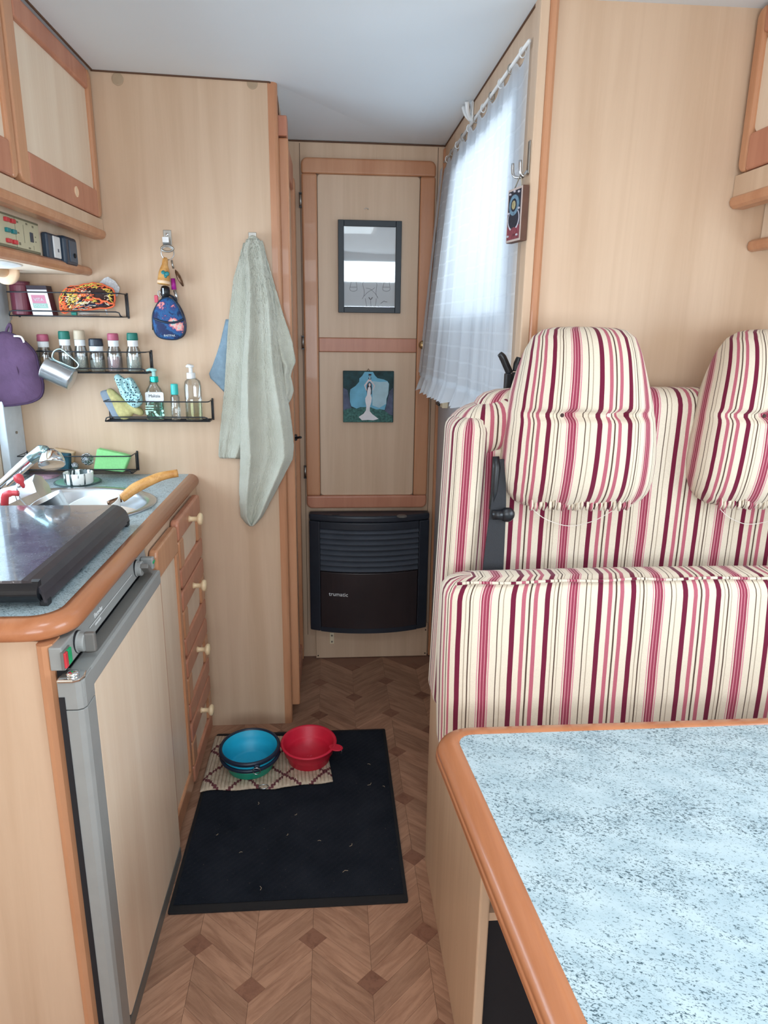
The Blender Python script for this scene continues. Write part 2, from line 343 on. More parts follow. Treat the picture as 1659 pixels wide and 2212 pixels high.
# ------------------------------------------------------------------ mesh helpers
ORG = {}
class MB:
    def __init__(s): s.v = []; s.f = []; s.uv = None
    def add(s, vs, fs):
        o = len(s.v); s.v += [tuple(p) for p in vs]; s.f += [tuple(i+o for i in q) for q in fs]; return s
    def box(s, x0, x1, y0, y1, z0, z1):
        vs = [(x, y, z) for x in (x0, x1) for y in (y0, y1) for z in (z0, z1)]
        return s.add(vs, [(0, 1, 3, 2), (4, 6, 7, 5), (0, 4, 5, 1), (2, 3, 7, 6), (0, 2, 6, 4), (1, 5, 7, 3)])
    def prism(s, pts, axis, a, b):
        """polygon of 2D points extruded from a to b along an axis; X:(y,z) Y:(x,z) Z:(x,y)"""
        def P(p, t): return (t, p[0], p[1]) if axis == 'X' else ((p[0], t, p[1]) if axis == 'Y' else (p[0], p[1], t))
        n = len(pts); vs = [P(p, a) for p in pts] + [P(p, b) for p in pts]
        return s.add(vs, [tuple(range(n)), tuple(range(2*n-1, n-1, -1))] + [(i, i+n, (i+1) % n+n, (i+1) % n) for i in range(n)])
    def tube(s, path, r, n=8, closed=False, caps=True):
        path = [Vector(p) for p in path]; m = len(path); rs = r if isinstance(r, (list, tuple)) else [r]*m
        rings = []; up = None
        for i, p in enumerate(path):
            if closed: d = path[(i+1) % m]-path[i-1]
            else: d = path[min(i+1, m-1)]-path[max(i-1, 0)]
            if d.length < 1e-9: d = Vector((0, 0, 1))
            d.normalize()
            if up is None:
                up = Vector((0, 0, 1)) if abs(d.z) < 0.9 else Vector((1, 0, 0))
            a = d.cross(up)
            if a.length < 1e-6: a = d.cross(Vector((0.3, 0.8, 0.5)))
            a.normalize(); bb = a.cross(d).normalized(); up = bb
            rings.append([p + (a*math.cos(2*PI*k/n)+bb*math.sin(2*PI*k/n))*rs[i] for k in range(n)])
        vs = [q for rg in rings for q in rg]; fs = []
        for i in range(m if closed else m-1):
            j = (i+1) % m
            for k in range(n): fs.append((i*n+k, i*n+(k+1) % n, j*n+(k+1) % n, j*n+k))
        if not closed and caps: fs += [tuple(range(n-1, -1, -1)), tuple((m-1)*n+k for k in range(n))]
        return s.add(vs, fs)
    def lathe(s, prof, c=(0, 0, 0), n=24, mat=None, sx=1, sy=1, cap=True):
        """profile of (r,z); mat is an optional 4x4 applied before the offset c"""
        vs = []; fs = []; c = Vector(c)
        for r, z in prof:
            for k in range(n):
                p = Vector((r*math.cos(2*PI*k/n)*sx, r*math.sin(2*PI*k/n)*sy, z))
                if mat is not None: p = mat @ p
                vs.append(p+c)
        for i in range(len(prof)-1):
            for k in range(n): fs.append((i*n+k, i*n+(k+1) % n, (i+1)*n+(k+1) % n, (i+1)*n+k))
        if cap and prof[0][0] > 1e-6: fs.append(tuple(range(n-1, -1, -1)))
        if cap and prof[-1][0] > 1e-6: fs.append(tuple((len(prof)-1)*n+k for k in range(n)))
        return s.add(vs, fs)
    def grid(s, fn, nu, nv, uvfn=None):
        vs = [fn(i/nu, j/nv) for j in range(nv+1) for i in range(nu+1)]
        fs = [(j*(nu+1)+i, j*(nu+1)+i+1, (j+1)*(nu+1)+i+1, (j+1)*(nu+1)+i) for j in range(nv) for i in range(nu)]
        s.add(vs, fs)
        if uvfn:
            if s.uv is None: s.uv = []
            s.uv += [uvfn(i/nu, j/nv) for j in range(nv+1) for i in range(nu+1)]
        return s
    def build(s, name, mat, parent=None, bevel=0, seg=2, smooth=False, solid=0, sub=0, label=None, cat=None, group=None, kind=None, at_base=False):
        me = bpy.data.meshes.new(name)
        org = ORG[parent.name] if parent is not None else Vector((0, 0, 0))
        if parent is None and cat:      # a one-mesh thing: origin at its base
            xs = np.array(s.v); org = Vector((xs[:, 0].mean(), xs[:, 1].mean(), xs[:, 2].min()))
        me.from_pydata([tuple(Vector(p)-org) for p in s.v], [], s.f); me.update()
        bm = bmesh.new(); bm.from_mesh(me)
        if not s.uv: bmesh.ops.remove_doubles(bm, verts=bm.verts, dist=1e-6)
        bmesh.ops.recalc_face_normals(bm, faces=bm.faces)
        if s.uv:
            L = bm.loops.layers.uv.new('UVMap')
            for f in bm.faces:
                for lp in f.loops: lp[L].uv = s.uv[lp.vert.index]
        bm.to_mesh(me); bm.free()
        if smooth:
            for p in me.polygons: p.use_smooth = True
        me.materials.append(MATS[mat])
        o = bpy.data.objects.new(name, me); COL.objects.link(o); ORG[o.name] = org
        if parent is not None: o.parent = parent
        else: o.location = org
        if bevel:
            b = o.modifiers.new('bevel', 'BEVEL'); b.width = bevel; b.segments = seg; b.limit_method = 'ANGLE'; b.angle_limit = 0.6; b.harden_normals = False
        if solid:
            b = o.modifiers.new('solid', 'SOLIDIFY'); b.thickness = solid; b.offset = 0
        if sub:
            b = o.modifiers.new('sub', 'SUBSURF'); b.levels = sub; b.render_levels = sub
        tag(o, label, cat, group, kind)
        return o
def tag(o, label=None, cat=None, group=None, kind=None):
    if label: o['label'] = label
    if cat: o['category'] = cat
    if group: o['group'] = group
    if kind: o['kind'] = kind
    return o
def thing(name, loc, label, cat, group=None, kind=None):
    o = bpy.data.objects.new(name, None); COL.objects.link(o); o.location = loc; o.empty_display_size = 0.05
    ORG[o.name] = Vector(loc); return tag(o, label, cat, group, kind)
def B(x0, x1, y0, y1, z0, z1): return MB().box(min(x0, x1), max(x0, x1), min(y0, y1), max(y0, y1), min(z0, z1), max(z0, z1))
def rrect(x0, x1, y0, y1, r, n=5, corners=(1, 1, 1, 1)):
    """rounded rectangle, corners in order (x0,y0),(x1,y0),(x1,y1),(x0,y1)"""
    out = []
    for (cx, cy, a0, on, px, py) in ((x0+r, y0+r, PI, corners[0], x0, y0), (x1-r, y0+r, 1.5*PI, corners[1], x1, y0), (x1-r, y1-r, 0, corners[2], x1, y1), (x0+r, y1-r, PI/2, corners[3], x0, y1)):
        if not on: out.append((px, py)); continue
        out += [(cx+r*math.cos(a0+PI/2*k/n), cy+r*math.sin(a0+PI/2*k/n)) for k in range(n+1)]
    return out
def smooth_path(pts, n=6, closed=False):
    """Catmull-Rom through points"""
    P = [Vector(p) for p in pts]; out = []; m = len(P)
    for i in range(m if closed else m-1):
        p0 = P[i-1] if (closed or i > 0) else P[0]; p1 = P[i]; p2 = P[(i+1) % m]; p3 = P[(i+2) % m] if (closed or i+2 < m) else P[-1]
        for k in range(n):
            q = k/n
            out.append(0.5*((2*p1)+(p2-p0)*q+(2*p0-5*p1+4*p2-p3)*q*q+(3*p1-p0-3*p2+p3)*q**3))
    if not closed: out.append(P[-1])
    return out
def interp(tab, x):
    return float(np.interp(x, [a for a, _ in tab], [b for _, b in tab]))
def sweep(path, profile, z, closed=False):
    """profile (out, dz) swept round a plan path [(x,y,nx,ny)]"""
    mb = MB(); n = len(profile); vs = []; fs = []
    for (x, y, nx, ny) in path:
        for (o, dz) in profile: vs.append((x+nx*o, y+ny*o, z+dz))
    m = len(path)
    for i in range(m if closed else m-1):
        j = (i+1) % m
        for k in range(n): fs.append((i*n+k, i*n+(k+1) % n, j*n+(k+1) % n, j*n+k))
    if not closed: fs += [tuple(range(n)), tuple((m-1)*n+k for k in range(n-1, -1, -1))]
    return mb.add(vs, fs)
def text(name, body, size, mat, parent, M4, depth=0.0004, align='CENTER', sx=1.0):
    cu = bpy.data.curves.new(name, 'FONT'); cu.body = body; cu.size = size; cu.extrude = depth; cu.align_x = align; cu.align_y = 'CENTER'; cu.resolution_u = 2
    tmp = bpy.data.objects.new('tmp', cu); COL.objects.link(tmp)
    dg = bpy.context.evaluated_depsgraph_get(); me = bpy.data.meshes.new_from_object(tmp.evaluated_get(dg)); bpy.data.objects.remove(tmp)
    S = Matrix.Diagonal((sx, 1, 1, 1)); me.transform(Matrix.Translation(-ORG[parent.name]) @ M4 @ S); me.materials.clear(); me.materials.append(MATS[mat]); me.name = name
    o = bpy.data.objects.new(name, me); COL.objects.link(o); o.parent = parent; ORG[o.name] = ORG[parent.name]; return o
def frame_m(loc, right, up):
    r = Vector(right).normalized(); u = Vector(up).normalized(); n = r.cross(u)
    M4 = Matrix((r, u, n)).transposed().to_4x4(); M4.translation = Vector(loc); return M4
def copy_tree(o, delta=(0, 0, 0), parent=None):
    c = o.copy(); COL.objects.link(c); c.parent = parent
    if parent is None: c.location = Vector(o.location)+Vector(delta)
    ORG[c.name] = ORG[o.name]+Vector(delta)
    for ch in list(o.children): copy_tree(ch, delta, c)
    return c

# ------------------------------------------------------------------ the setting
def structure(name, mb, mat, label, **kw):
    o = mb.build(name, mat, None, **kw); ORG[o.name] = Vector((0, 0, 0)); return tag(o, label, name.split('_')[0], None, 'structure')
XL, XR, YF, YB = -0.96, 1.15, -1.25, 2.69
flo = structure('floor', B(XL-0.05, XR+0.05, YF-0.05, YB+0.05, -0.06, -0.004), 'floor_base', 'brown herringbone wood-look floor of the camper aisle')
# planks of the chevron floor; columns 0.13 wide, blocks of darker wood on the seams
CW, PITCH, RISE = 0.1297, 0.0590, 0.118
X0, Y0 = -0.051, 1.283
def plank_mesh(name, sgn):
    g = 0.0003; h = PITCH-2*g
    vs = []
    for z in (-0.004, 0.0):
        for (x, y) in ((g, g), (CW-g, g+sgn*RISE), (CW-g, g+h+sgn*RISE), (g, g+h)): vs.append((x, y, z))
    me = bpy.data.meshes.new(name)
    me.from_pydata(vs, [], [(3, 2, 1, 0), (4, 5, 6, 7), (0, 1, 5, 4), (1, 2, 6, 5), (2, 3, 7, 6), (3, 0, 4, 7)]); me.materials.append(MATS['floor_plank' if sgn > 0 else 'floor_plank_falling']); return me
pm = {1: plank_mesh('plank_rising', 1), -1: plank_mesh('plank_falling', -1)}
bmh = PITCH/2; bmw = bmh*CW/RISE
me_b = bpy.data.meshes.new('block'); me_b.from_pydata([(0, -bmh, -0.003), (bmw, 0, -0.003), (0, bmh, -0.003), (-bmw, 0, -0.003), (0, -bmh, 0.0005), (bmw, 0, 0.0005), (0, bmh, 0.0005), (-bmw, 0, 0.0005)], [],
    [(3, 2, 1, 0), (4, 5, 6, 7), (0, 1, 5, 4), (1, 2, 6, 5), (2, 3, 7, 6), (3, 0, 4, 7)]); me_b.materials.append(MATS['floor_block'])
cand = []; rest = MB()
for c in range(-8, 9):
    x = X0 + c*CW; sgn = -1 if c % 2 == 0 else 1
    for k in range(-45, 30):
        ys = Y0 - bmh + k*PITCH + (0 if c % 2 == 0 else -RISE)
        yc = ys + PITCH/2 + sgn*RISE/2
        if not (YF < yc-0.09 and yc+0.07 < YB): continue
        if x+CW > 1.13 or x < -0.99: continue
        vis = -0.45 < x+CW/2 < 0.40 and yc > 0.98
        cand.append((vis, yc, x, ys, sgn))
for (vis, yc, x, ys, sgn) in cand:
    if vis:
        o = bpy.data.objects.new('plank', pm[sgn]); COL.objects.link(o); o.location = (x, ys, 0); o.parent = flo
    else:
        rest.add([(v.co.x+x, v.co.y+ys, v.co.z) for v in pm[sgn].vertices], [tuple(p.vertices) for p in pm[sgn].polygons])
rest.build('planks', 'floor_plank', flo, kind='stuff')
for c in range(-3, 5):
    for k in range(-2, 7):
        y = Y0 + k*4*PITCH - (0 if c % 2 == 0 else RISE); x = X0 + c*CW
        if 0.95 < y < YB-0.04 and -0.44 < x < 0.42:
            o = bpy.data.objects.new('block', me_b); COL.objects.link(o); o.location = (x, y, 0); o.parent = flo

def zc(x, y):
    a = float(np.interp(x, [-0.96, -0.65, -0.16, 0.41, 1.2], [2.03, 2.022, 2.010, 1.98, 1.98]))
    if y > 2.18: a += (1.983-a)*min(1, (y-2.18)/0.51)
    return a
mb = MB(); xs = [XL-0.04, -0.65, -0.16, 0.3, 0.41, XR+0.04]; ys = [YF-0.04, 0.1, 0.6, 1.6, 2.18, 2.72]
vs = [(x, y, zc(x, y)+0.01) for y in ys for x in xs]; fs = []
for j in range(5):
    for i in range(5):
        if i == 2 and j == 1: continue
        fs.append((j*6+i, j*6+i+1, (j+1)*6+i+1, (j+1)*6+i))
mb.add(vs, fs); structure('ceiling', mb, 'ceiling_paint', 'pale blue-grey smooth ceiling of the camper', solid=0.02)

def wall_with_hole(axis, p0, p1, a0, a1, z0, z1, ha0, ha1, hz0, hz1):
    mb = MB()
    for (b0, b1, c0, c1) in ((a0, ha0, z0, z1), (ha1, a1, z0, z1), (ha0, ha1, z0, hz0), (ha0, ha1, hz1, z1)):
        if axis == 'X': mb.box(p0, p1, b0, b1, c0, c1)
        else: mb.box(b0, b1, p0, p1, c0, c1)
    return mb
structure('wall_left', wall_with_hole('X', XL-0.05, XL, YF, 2.20, 0, 2.06, 1.02, 2.055, 1.00, 1.46), 'wood_panel_pale', 'left side wall behind the kitchen counter')
structure('wall_right', wall_with_hole('X', XR, XR+0.05, YF, 1.55, 0, 2.06, 0.08, 1.02, 0.90, 1.45), 'wood_panel_pale', 'right side wall beside the dinette')
wfm = wall_with_hole('Y', YF-0.05, YF, XL-0.05, XR+0.05, 0, 1.66, -0.8, 0.9, 0.85, 1.56)
q_ = wall_with_hole('Y', YF-0.05, YF, XL-0.05, XR+0.05, 1.66, 2.06, -0.55, 0.65, 1.72, 1.94); wfm.add(q_.v, q_.f)
structure('wall_front', wfm, 'wall_grey', 'cab end wall with the windscreen')
def window(name, axis, p, a0, a1, z0, z1, label, fr=0.03, d=0.04):
    t_ = thing(name, (p if axis == 'X' else (a0+a1)/2, (a0+a1)/2 if axis == 'X' else p, z0), label, 'window', kind='structure')
    mb = MB()
    for (b0, b1, c0, c1) in ((a0, a0+fr, z0, z1), (a1-fr, a1, z0, z1), (a0+fr, a1-fr, z0, z0+fr), (a0+fr, a1-fr, z1-fr, z1)):
        if axis == 'X': mb.box(p-d/2, p+d/2, b0, b1, c0, c1)
        else: mb.box(b0, b1, p-d/2, p+d/2, c0, c1)
    mb.build('window_frame', 'frame_pale', t_)
    if axis == 'X': B(p-0.003, p+0.003, a0+fr, a1-fr, z0+fr, z1-fr).build('pane', 'window_glass', t_)
    else: B(a0+fr, a1-fr, p-0.003, p+0.003, z0+fr, z1-fr).build('pane', 'window_glass', t_)
    return t_
window('window_1', 'X', -0.985, 1.02, 2.055, 1.00, 1.46, 'kitchen window in the left wall above the counter')
window('window_2', 'X', 1.175, 0.08, 1.02, 0.90, 1.45, 'side window beside the dinette table')
window('window_3', 'Y', YF-0.025, -0.8, 0.9, 0.85, 1.56, 'windscreen at the cab end')
window('window_6', 'Y', YF-0.025, -0.55, 0.65, 1.72, 1.94, 'added narrow overcab window above the windscreen', fr=0.02)  # unseen window added for its reflection in the picture glass
window('window_4', 'X', 0.435, 1.66, 2.46, 1.37, 1.88, 'entrance-side window behind the white net curtain')
# rooflight
rl = thing('window_5', (0.05, 0.35, 2.0), 'square rooflight in the ceiling near the dinette', 'window', kind='structure')
mb = MB(); mb.box(-0.20, -0.17, 0.08, 0.62, 1.985, 2.06).box(0.29, 0.32, 0.08, 0.62, 1.985, 2.06).box(-0.17, 0.29, 0.08, 0.11, 1.985, 2.06).box(-0.17, 0.29, 0.59, 0.62, 1.985, 2.06); mb.build('window_frame', 'white_plastic', rl)
B(-0.17, 0.29, 0.11, 0.59, 2.05, 2.056).build('pane', 'window_glass', rl)

# kitchen window blind rail strip that shows at the far left of the photograph
st = structure('trim_1', MB().box(-0.958, -0.935, 2.06, 2.178, 0.9, 1.50), 'frame_pale', 'pale vertical strip between kitchen window and wardrobe panel', bevel=0.003)
MB().lathe([(0.004, 0), (0.004, 0.004), (0.0, 0.004)], (0, 0, 0), 10, Matrix.Rotation(PI/2, 4, 'Y')).build('screw', 'screw', st).location = (-0.935, 2.12, 1.04)

# wardrobe block
WY = 2.18
wf = structure('wall_wardrobe', MB().box(XL-0.01, -0.170, WY, WY+0.02, 0, 2.05), 'wood_panel', 'pale wood wardrobe side panel facing the aisle, with hooks and racks')
MB().box(-0.192, -0.150, WY+0.02, YB, 0, 2.05).build('side', 'wood_panel', wf)
# beech corner post of the wardrobe
mb = MB().prism([(-0.170, WY+0.02), (-0.170, WY-0.001), (-0.153, WY-0.001), (-0.147, WY+0.003), (-0.144, WY+0.010), (-0.144, WY+0.02)], 'Z', 0.0, 2.025)
mb.build('corner_post', 'beech', wf, smooth=False)
for (px, py, r) in ((254, 171, 0.016), (545, 180, 0.015)):
    p = at(px, py, Y=WY); MB().lathe([(r, 0), (r, 0.0012), (r*0.8, 0.0016), (0, 0.0016)], p, 20, Matrix.Rotation(PI/2, 4, 'X')).build('screw_cap', 'screw_cap', wf)
# washroom door in the side of the wardrobe, seen edge on
dr = thing('door_1', (-0.135, 2.42, 0.05), 'narrow beech-edged washroom door seen edge-on beside the wardrobe', 'door', kind='structure')
MB().prism(rrect(2.215, 2.245, 0.05, 1.88, 0.006), 'X', -0.149, -0.118).build('stile', 'beech', dr, bevel=0.006, seg=3)
MB().prism(rrect(2.56, 2.63, 0.05, 1.84, 0.006), 'X', -0.149, -0.118).build('stile', 'beech', dr, bevel=0.006, seg=3)
B(-0.149, -0.122, 2.245, 2.56, 1.80, 1.88).build('rail', 'beech_red', dr, bevel=0.004)
B(-0.149, -0.122, 2.245, 2.56, 0.05, 0.12).build('rail', 'beech_red', dr, bevel=0.004)
B(-0.149, -0.132, 2.245, 2.56, 0.12, 1.80).build('panel', 'wood_panel', dr)
B(-0.149, -0.120, 2.205, 2.262, 1.882, 1.935).build('head_block', 'beech_red', dr, bevel=0.003)
p = at(641, 945, X=-0.112)
hb = B(p.x-0.012, p.x+0.002, p.y-0.014, p.y+0.014, p.z-0.009, p.z+0.009).build('latch', 'black_plastic', dr, bevel=0.003)
MB().tube([(p.x-0.004, p.y-0.012, p.z), (p.x+0.010, p.y-0.016, p.z+0.003), (p.x+0.014, p.y-0.030, p.z+0.005)], 0.004, 8).build('latch_lever', 'black_plastic', hb, smooth=True)

# rear wall with the cupboard door
wb = structure('wall_back', B(-0.20, 0.47, YB, YB+0.03, 0, 2.05), 'wood_panel', 'pale wood rear wall around the tall cupboard door')
for x in (-0.104, 0.388): B(x-0.001, x+0.001, YB-0.0008, YB+0.01, 0.10, 1.975).build('seam', 'seam_dark', wb)
B(0.405, 0.425, YB-0.02, YB, 0.0, 1.97).build('corner_bead', 'beech', wb, bevel=0.004)
def dz(px, py): return at(px, py, Y=YB)
cd = thing('door_2', (0.138, YB, 0.655), 'tall beech-framed cupboard door on the rear wall holding two pictures', 'door', kind='structure')
x0, x1, z0, z1 = -0.099, 0.379, 0.655, 1.927; D0, D1 = YB-0.024, YB-0.002; SW, TR = 0.055, 0.052
MB().prism(rrect(x0, x1, z1-TR, z1, 0.022, 5, (0, 0, 1, 1)), 'Y', D0, D1).build('rail', 'beech', cd, bevel=0.007, seg=3)
MB().prism(rrect(x0, x1, z0, z0+TR, 0.022, 5, (1, 1, 0, 0)), 'Y', D0, D1).build('rail', 'beech_red', cd, bevel=0.007, seg=3)
B(x0, x0+SW, D0, D1, z0+TR, z1-TR).build('stile', 'beech', cd, bevel=0.007, seg=3)
B(x1-SW, x1, D0, D1, z0+TR, z1-TR).build('stile', 'beech', cd, bevel=0.007, seg=3)
zm = 1.288
B(x0+SW, x1-SW, D0+0.003, D1, zm-0.025, zm+0.026).build('rail', 'beech_red', cd, bevel=0.003)
MB().prism(rrect(x0+SW, x1-SW, zm+0.026, z1-TR, 0.012, 4, (0, 0, 1, 1)), 'Y', D0+0.010, D1).build('panel', 'wood_panel', cd, bevel=0.002)
MB().prism(rrect(x0+SW, x1-SW, z0+TR, zm-0.025, 0.012, 4, (1, 1, 0, 0)), 'Y', D0+0.010, D1).build('panel', 'wood_panel', cd, bevel=0.002)
for xx in (x0+SW, x1-SW): B(xx-0.0008, xx+0.0008, D0+0.004, D0+0.012, z0+TR, z1-TR).build('groove', 'seam_dark', cd)
p = at(912, 745, Y=D0); k = MB().lathe([(0.006, 0), (0.006, 0.012), (0.014, 0.016), (0.016, 0.022), (0.012, 0.028), (0, 0.03)], (p.x, D0, p.z), 20, Matrix.Rotation(PI/2, 4, 'X')).build('knob', 'brass', cd, smooth=True)
for (px, py) in ((648, 432), (655, 740), (663, 1020)):
    p = at(px, py, Y=D0+0.002); h = MB().tube([(x0-0.004, D0+0.004, p.z-0.022), (x0-0.004, D0+0.004, p.z+0.022)], 0.0045, 8).build('hinge', 'steel_dull', cd, smooth=True)
    for dzz in (-0.024, 0.022): B(x0-0.009, x0+0.001, D0-0.001, D0+0.009, p.z+dzz-0.001, p.z+dzz+0.003).build('hinge_cap', 'black_plastic', h)
# hanging nail above the framed drawing
p = at(795, 453, Y=D0+0.010); MB().tube([(p.x, D0+0.012, p.z), (p.x, D0+0.002, p.z+0.002), (p.x-0.008, D0-0.001, p.z+0.004), (p.x-0.014, D0, p.z)], 0.0012, 6).build('nail', 'steel_dull', cd)

# base board under the heater
bb = structure('baseboard_back', B(-0.070, 0.400, YB-0.020, YB-0.001, 0.0, 0.152), 'wood_panel', 'low pale board under the black heater', bevel=0.002)
p = at(717, 1381, Y=YB-0.022)
br = B(p.x-0.009, p.x+0.009, YB-0.0235, YB-0.020, p.z-0.020, p.z+0.030).build('bracket', 'cream_plastic', bb, bevel=0.002)
for q in (-0.010, 0.018): MB().lathe([(0.004, 0), (0.004, 0.002), (0, 0.002)], (p.x, YB-0.0235, p.z+q), 10, Matrix.Rotation(PI/2, 4, 'X')).build('screw', 'screw', br)
for (sx_, sz_) in ((-0.062, 0.012), (0.392, 0.012), (0.392, 0.12), (-0.062, 0.135)):
    MB().lathe([(0.003, 0), (0.003, 0.001), (0, 0.001)], (sx_, YB-0.020, sz_), 8, Matrix.Rotation(PI/2, 4, 'X')).build('screw', 'screw_dark', bb)

# entrance-side wall with the window, partition behind the bench
DX = 0.415
dw = structure('wall_entrance', wall_with_hole('X', DX, DX+0.04, 1.556, YB+0.03, 0, 2.05, 1.66, 2.46, 1.37, 1.88), 'wall_grey', 'grey entrance-side wall behind the net curtain')
B(DX-0.003, DX, 1.556, YB, 1.905, 1.985).build('pelmet_board', 'wood_panel', dw)
B(DX-0.004, DX, 1.556, 1.60, 0.9, 1.905).build('edge_board', 'wood_panel', dw)
pt = structure('wall_partition', B(0.446, XR, 1.53, 1.556, 0, 2.03), 'wood_panel', 'pale wood partition behind the striped dinette bench')
B(DX-0.006, 0.428, 1.512, 1.556, 0, 2.0).build('edge_board', 'wood_panel', pt, bevel=0.003)
MB().prism([(0.428, 1.556), (0.428, 1.514), (0.432, 1.510), (0.440, 1.510), (0.446, 1.516), (0.447, 1.524), (0.447, 1.556)], 'Z', 0, 2.0).build('corner_post', 'beech', pt)
# ceiling beads
def bead(name, pts, r, label):
    o = MB().tube(pts, r, 8).build(name, 'seam_dark'); ORG[o.name] = Vector(); return tag(o, label, 'trim', None, 'structure')
bead('trim_2', [(-0.645, WY-0.002, zc(-0.645, WY)-0.001), (-0.165, WY-0.002, zc(-0.165, WY)-0.001), (-0.150, WY+0.01, zc(-0.15, WY)-0.006), (-0.146, WY+0.03, zc(-0.15, WY)-0.03), (-0.1445, WY+0.05, 1.94)], 0.003, 'thin dark bead along the top of the wardrobe panel')
bead('trim_3', [(-0.15, YB-0.002, 1.982), (0.41, YB-0.002, 1.980)], 0.003, 'thin dark bead along the top of the rear wall')
bead('trim_4', [(DX-0.003, 1.515, 1.979), (DX-0.003, YB, 1.979)], 0.003, 'thin dark bead along the ceiling above the net curtain')

# ------------------------------------------------------------------ overhead cupboards
def cupboard_door(parent, Xf, sgn, y0, y1, z0, z1, st=0.052, tr=0.050, brl=0.070, th=0.020):
    """door facing sgn*X, framed in beech with a pale panel; Y0..Y1 along the wall"""
    xa, xb = (Xf-th, Xf) if sgn > 0 else (Xf, Xf+th)
    yb_ = y1-st*0.55
    d = B(xa, xb, y0+st, yb_, z0, z0+brl).build('door', 'beech_red', parent, bevel=0.006, seg=3)
    B(xa, xb, y0+st, yb_, z1-tr, z1).build('rail', 'beech_red', d, bevel=0.006, seg=3)
    MB().prism(rrect(y0, y0+st, z0, z1, 0.022, 5, (1, 0, 0, 1)), 'X', xa, xb).build('stile', 'beech', d, bevel=0.006, seg=3)
    MB().prism(rrect(yb_, y1, z0, z1, 0.020, 5, (0, 1, 1, 0)), 'X', xa, xb).build('stile', 'beech', d, bevel=0.006, seg=3)
    xp = Xf-0.010*sgn
    MB().prism(rrect(y0+st, y1-st*0.55, z0+brl, z1-tr, 0.016, 4, (1, 0, 0, 1) if sgn > 0 else (0, 1, 1, 0)), 'X', min(xp, xp-0.006*sgn), max(xp, xp-0.006*sgn)).build('panel', 'wood_panel_pale', d)
    return d
def overhead(name, sgn, Xf, Xlip, Xb, y0, y1, zt, zd, zb, zs, label, doors):
    t_ = thing(name, ((Xf+Xb)/2, (y0+y1)/2, zs), label, 'cupboard')
    def bx(a, b, *r): return B(min(a, b), max(a, b), *r)
    bx(Xf-0.021*sgn, Xb, y0, y1, zb, zt).build('body', 'wood_panel', t_)
    bx(Xf-0.002*sgn, Xf-0.021*sgn, y0, y1, zb, zd-0.003).build('plinth', 'wood_panel', t_)
    mb = MB().prism([(Xf-0.03*sgn, zb-0.014), (Xf-0.03*sgn, zb+0.010), (Xf-0.004*sgn, zb+0.012), (Xf+0.002*sgn, zb+0.008), (Xf+0.004*sgn, zb), (Xf+0.001*sgn, zb-0.008), (Xf-0.006*sgn, zb-0.013)], 'Y', y0, y1)
    mb.build('lip', 'beech', t_, bevel=0.001)
    bx(Xlip-0.022*sgn, Xb, y0, y1, zs+0.012, zb-0.0).build('fascia', 'wood_panel_pale', t_)
    mb = MB().prism([(Xlip-0.03*sgn, zs-0.006), (Xlip-0.03*sgn, zs+0.014), (Xlip-0.004*sgn, zs+0.014), (Xlip+0.004*sgn, zs+0.009), (Xlip+0.006*sgn, zs), (Xlip+0.002*sgn, zs-0.008), (Xlip-0.006*sgn, zs-0.011)], 'Y', y0, y1)
    mb.build('shelf_lip', 'beech', t_, bevel=0.001)
    bx(Xlip-0.03*sgn, Xb, y0, y1, zs-0.008, zs+0.012).build('shelf', 'wood_panel_pale', t_)
    for (a, b) in doors:
        d = cupboard_door(t_, Xf, sgn, a, b, zd, zt-0.004)
        if sgn > 0:
            yk = a+(b-a)*0.62
            MB().lathe([(0.013, 0), (0.013, 0.002), (0.010, 0.003), (0.010, 0.0015), (0, 0.0015)], (Xf, yk, zd+0.036), 20, Matrix.Rotation(PI/2, 4, 'Y'), sx=1.0, sy=1.0).build('lock', 'dowel_pale', d)
    return t_
ol = overhead('overhead_cupboard', 1, -0.645, -0.695, XL, 0.30, WY-0.002, 2.0195, 1.645, 1.603, 1.500, 'beech-framed overhead cupboard above the kitchen counter', [(0.55, 1.085), (1.095, 1.628), (1.638, WY-0.006)])
orr = overhead('overhead_cupboard', -1, 0.850, 0.905, XR, 0.20, 1.528, 1.978, 1.676, 1.622, 1.535, 'beech-framed overhead cupboard above the dinette seats', [(0.92, 1.522), (0.30, 0.91)])
bead('trim_5', [(-0.642, 0.3, 2.0215), (-0.642, WY, 2.0215)], 0.003, 'thin dark bead above the kitchen overhead cupboard')
# electric panel, switch and socket on the fascia
FX = -0.7165
def onf(px, py): return at(px, py, X=FX)
a, b_ = onf(75, 455), onf(76, 543); ylim = a.y
cp = thing('control_panel', (FX, ylim-0.2, 1.52), 'cream electric control panel with rocker switches under the overhead cupboard', 'panel')
ZT, ZB = 1.590, 1.518
B(FX, FX+0.004, ylim-0.42, ylim, ZB, ZT).build('frame', 'panel_olive', cp, bevel=0.001)
B(FX+0.004, FX+0.006, ylim-0.135, ylim-0.006, ZB+0.005, ZT-0.005).build('plate', 'panel_cream', cp, bevel=0.001)
B(FX+0.004, FX+0.006, ylim-0.40, ylim-0.139, ZB+0.005, ZT-0.005).build('plate', 'panel_cream', cp, bevel=0.001)
B(FX+0.006, FX+0.008, ylim-0.062, ylim-0.045, ZB+0.024, ZB+0.046).build('display', 'navy_plastic', cp, bevel=0.001)
for (dy, z, mt) in ((-0.155, 1.575, 'red_plastic'), (-0.155, 1.553, 'teal_dark'), (-0.155, 1.531, 'red_plastic'), (-0.185, 1.575, 'red_plastic'), (-0.185, 1.553, 'teal_dark'), (-0.185, 1.531, 'red_plastic')):
    B(FX+0.006, FX+0.013, ylim+dy-0.010, ylim+dy+0.008, z-0.004, z+0.005).build('rocker', mt, cp, bevel=0.001)
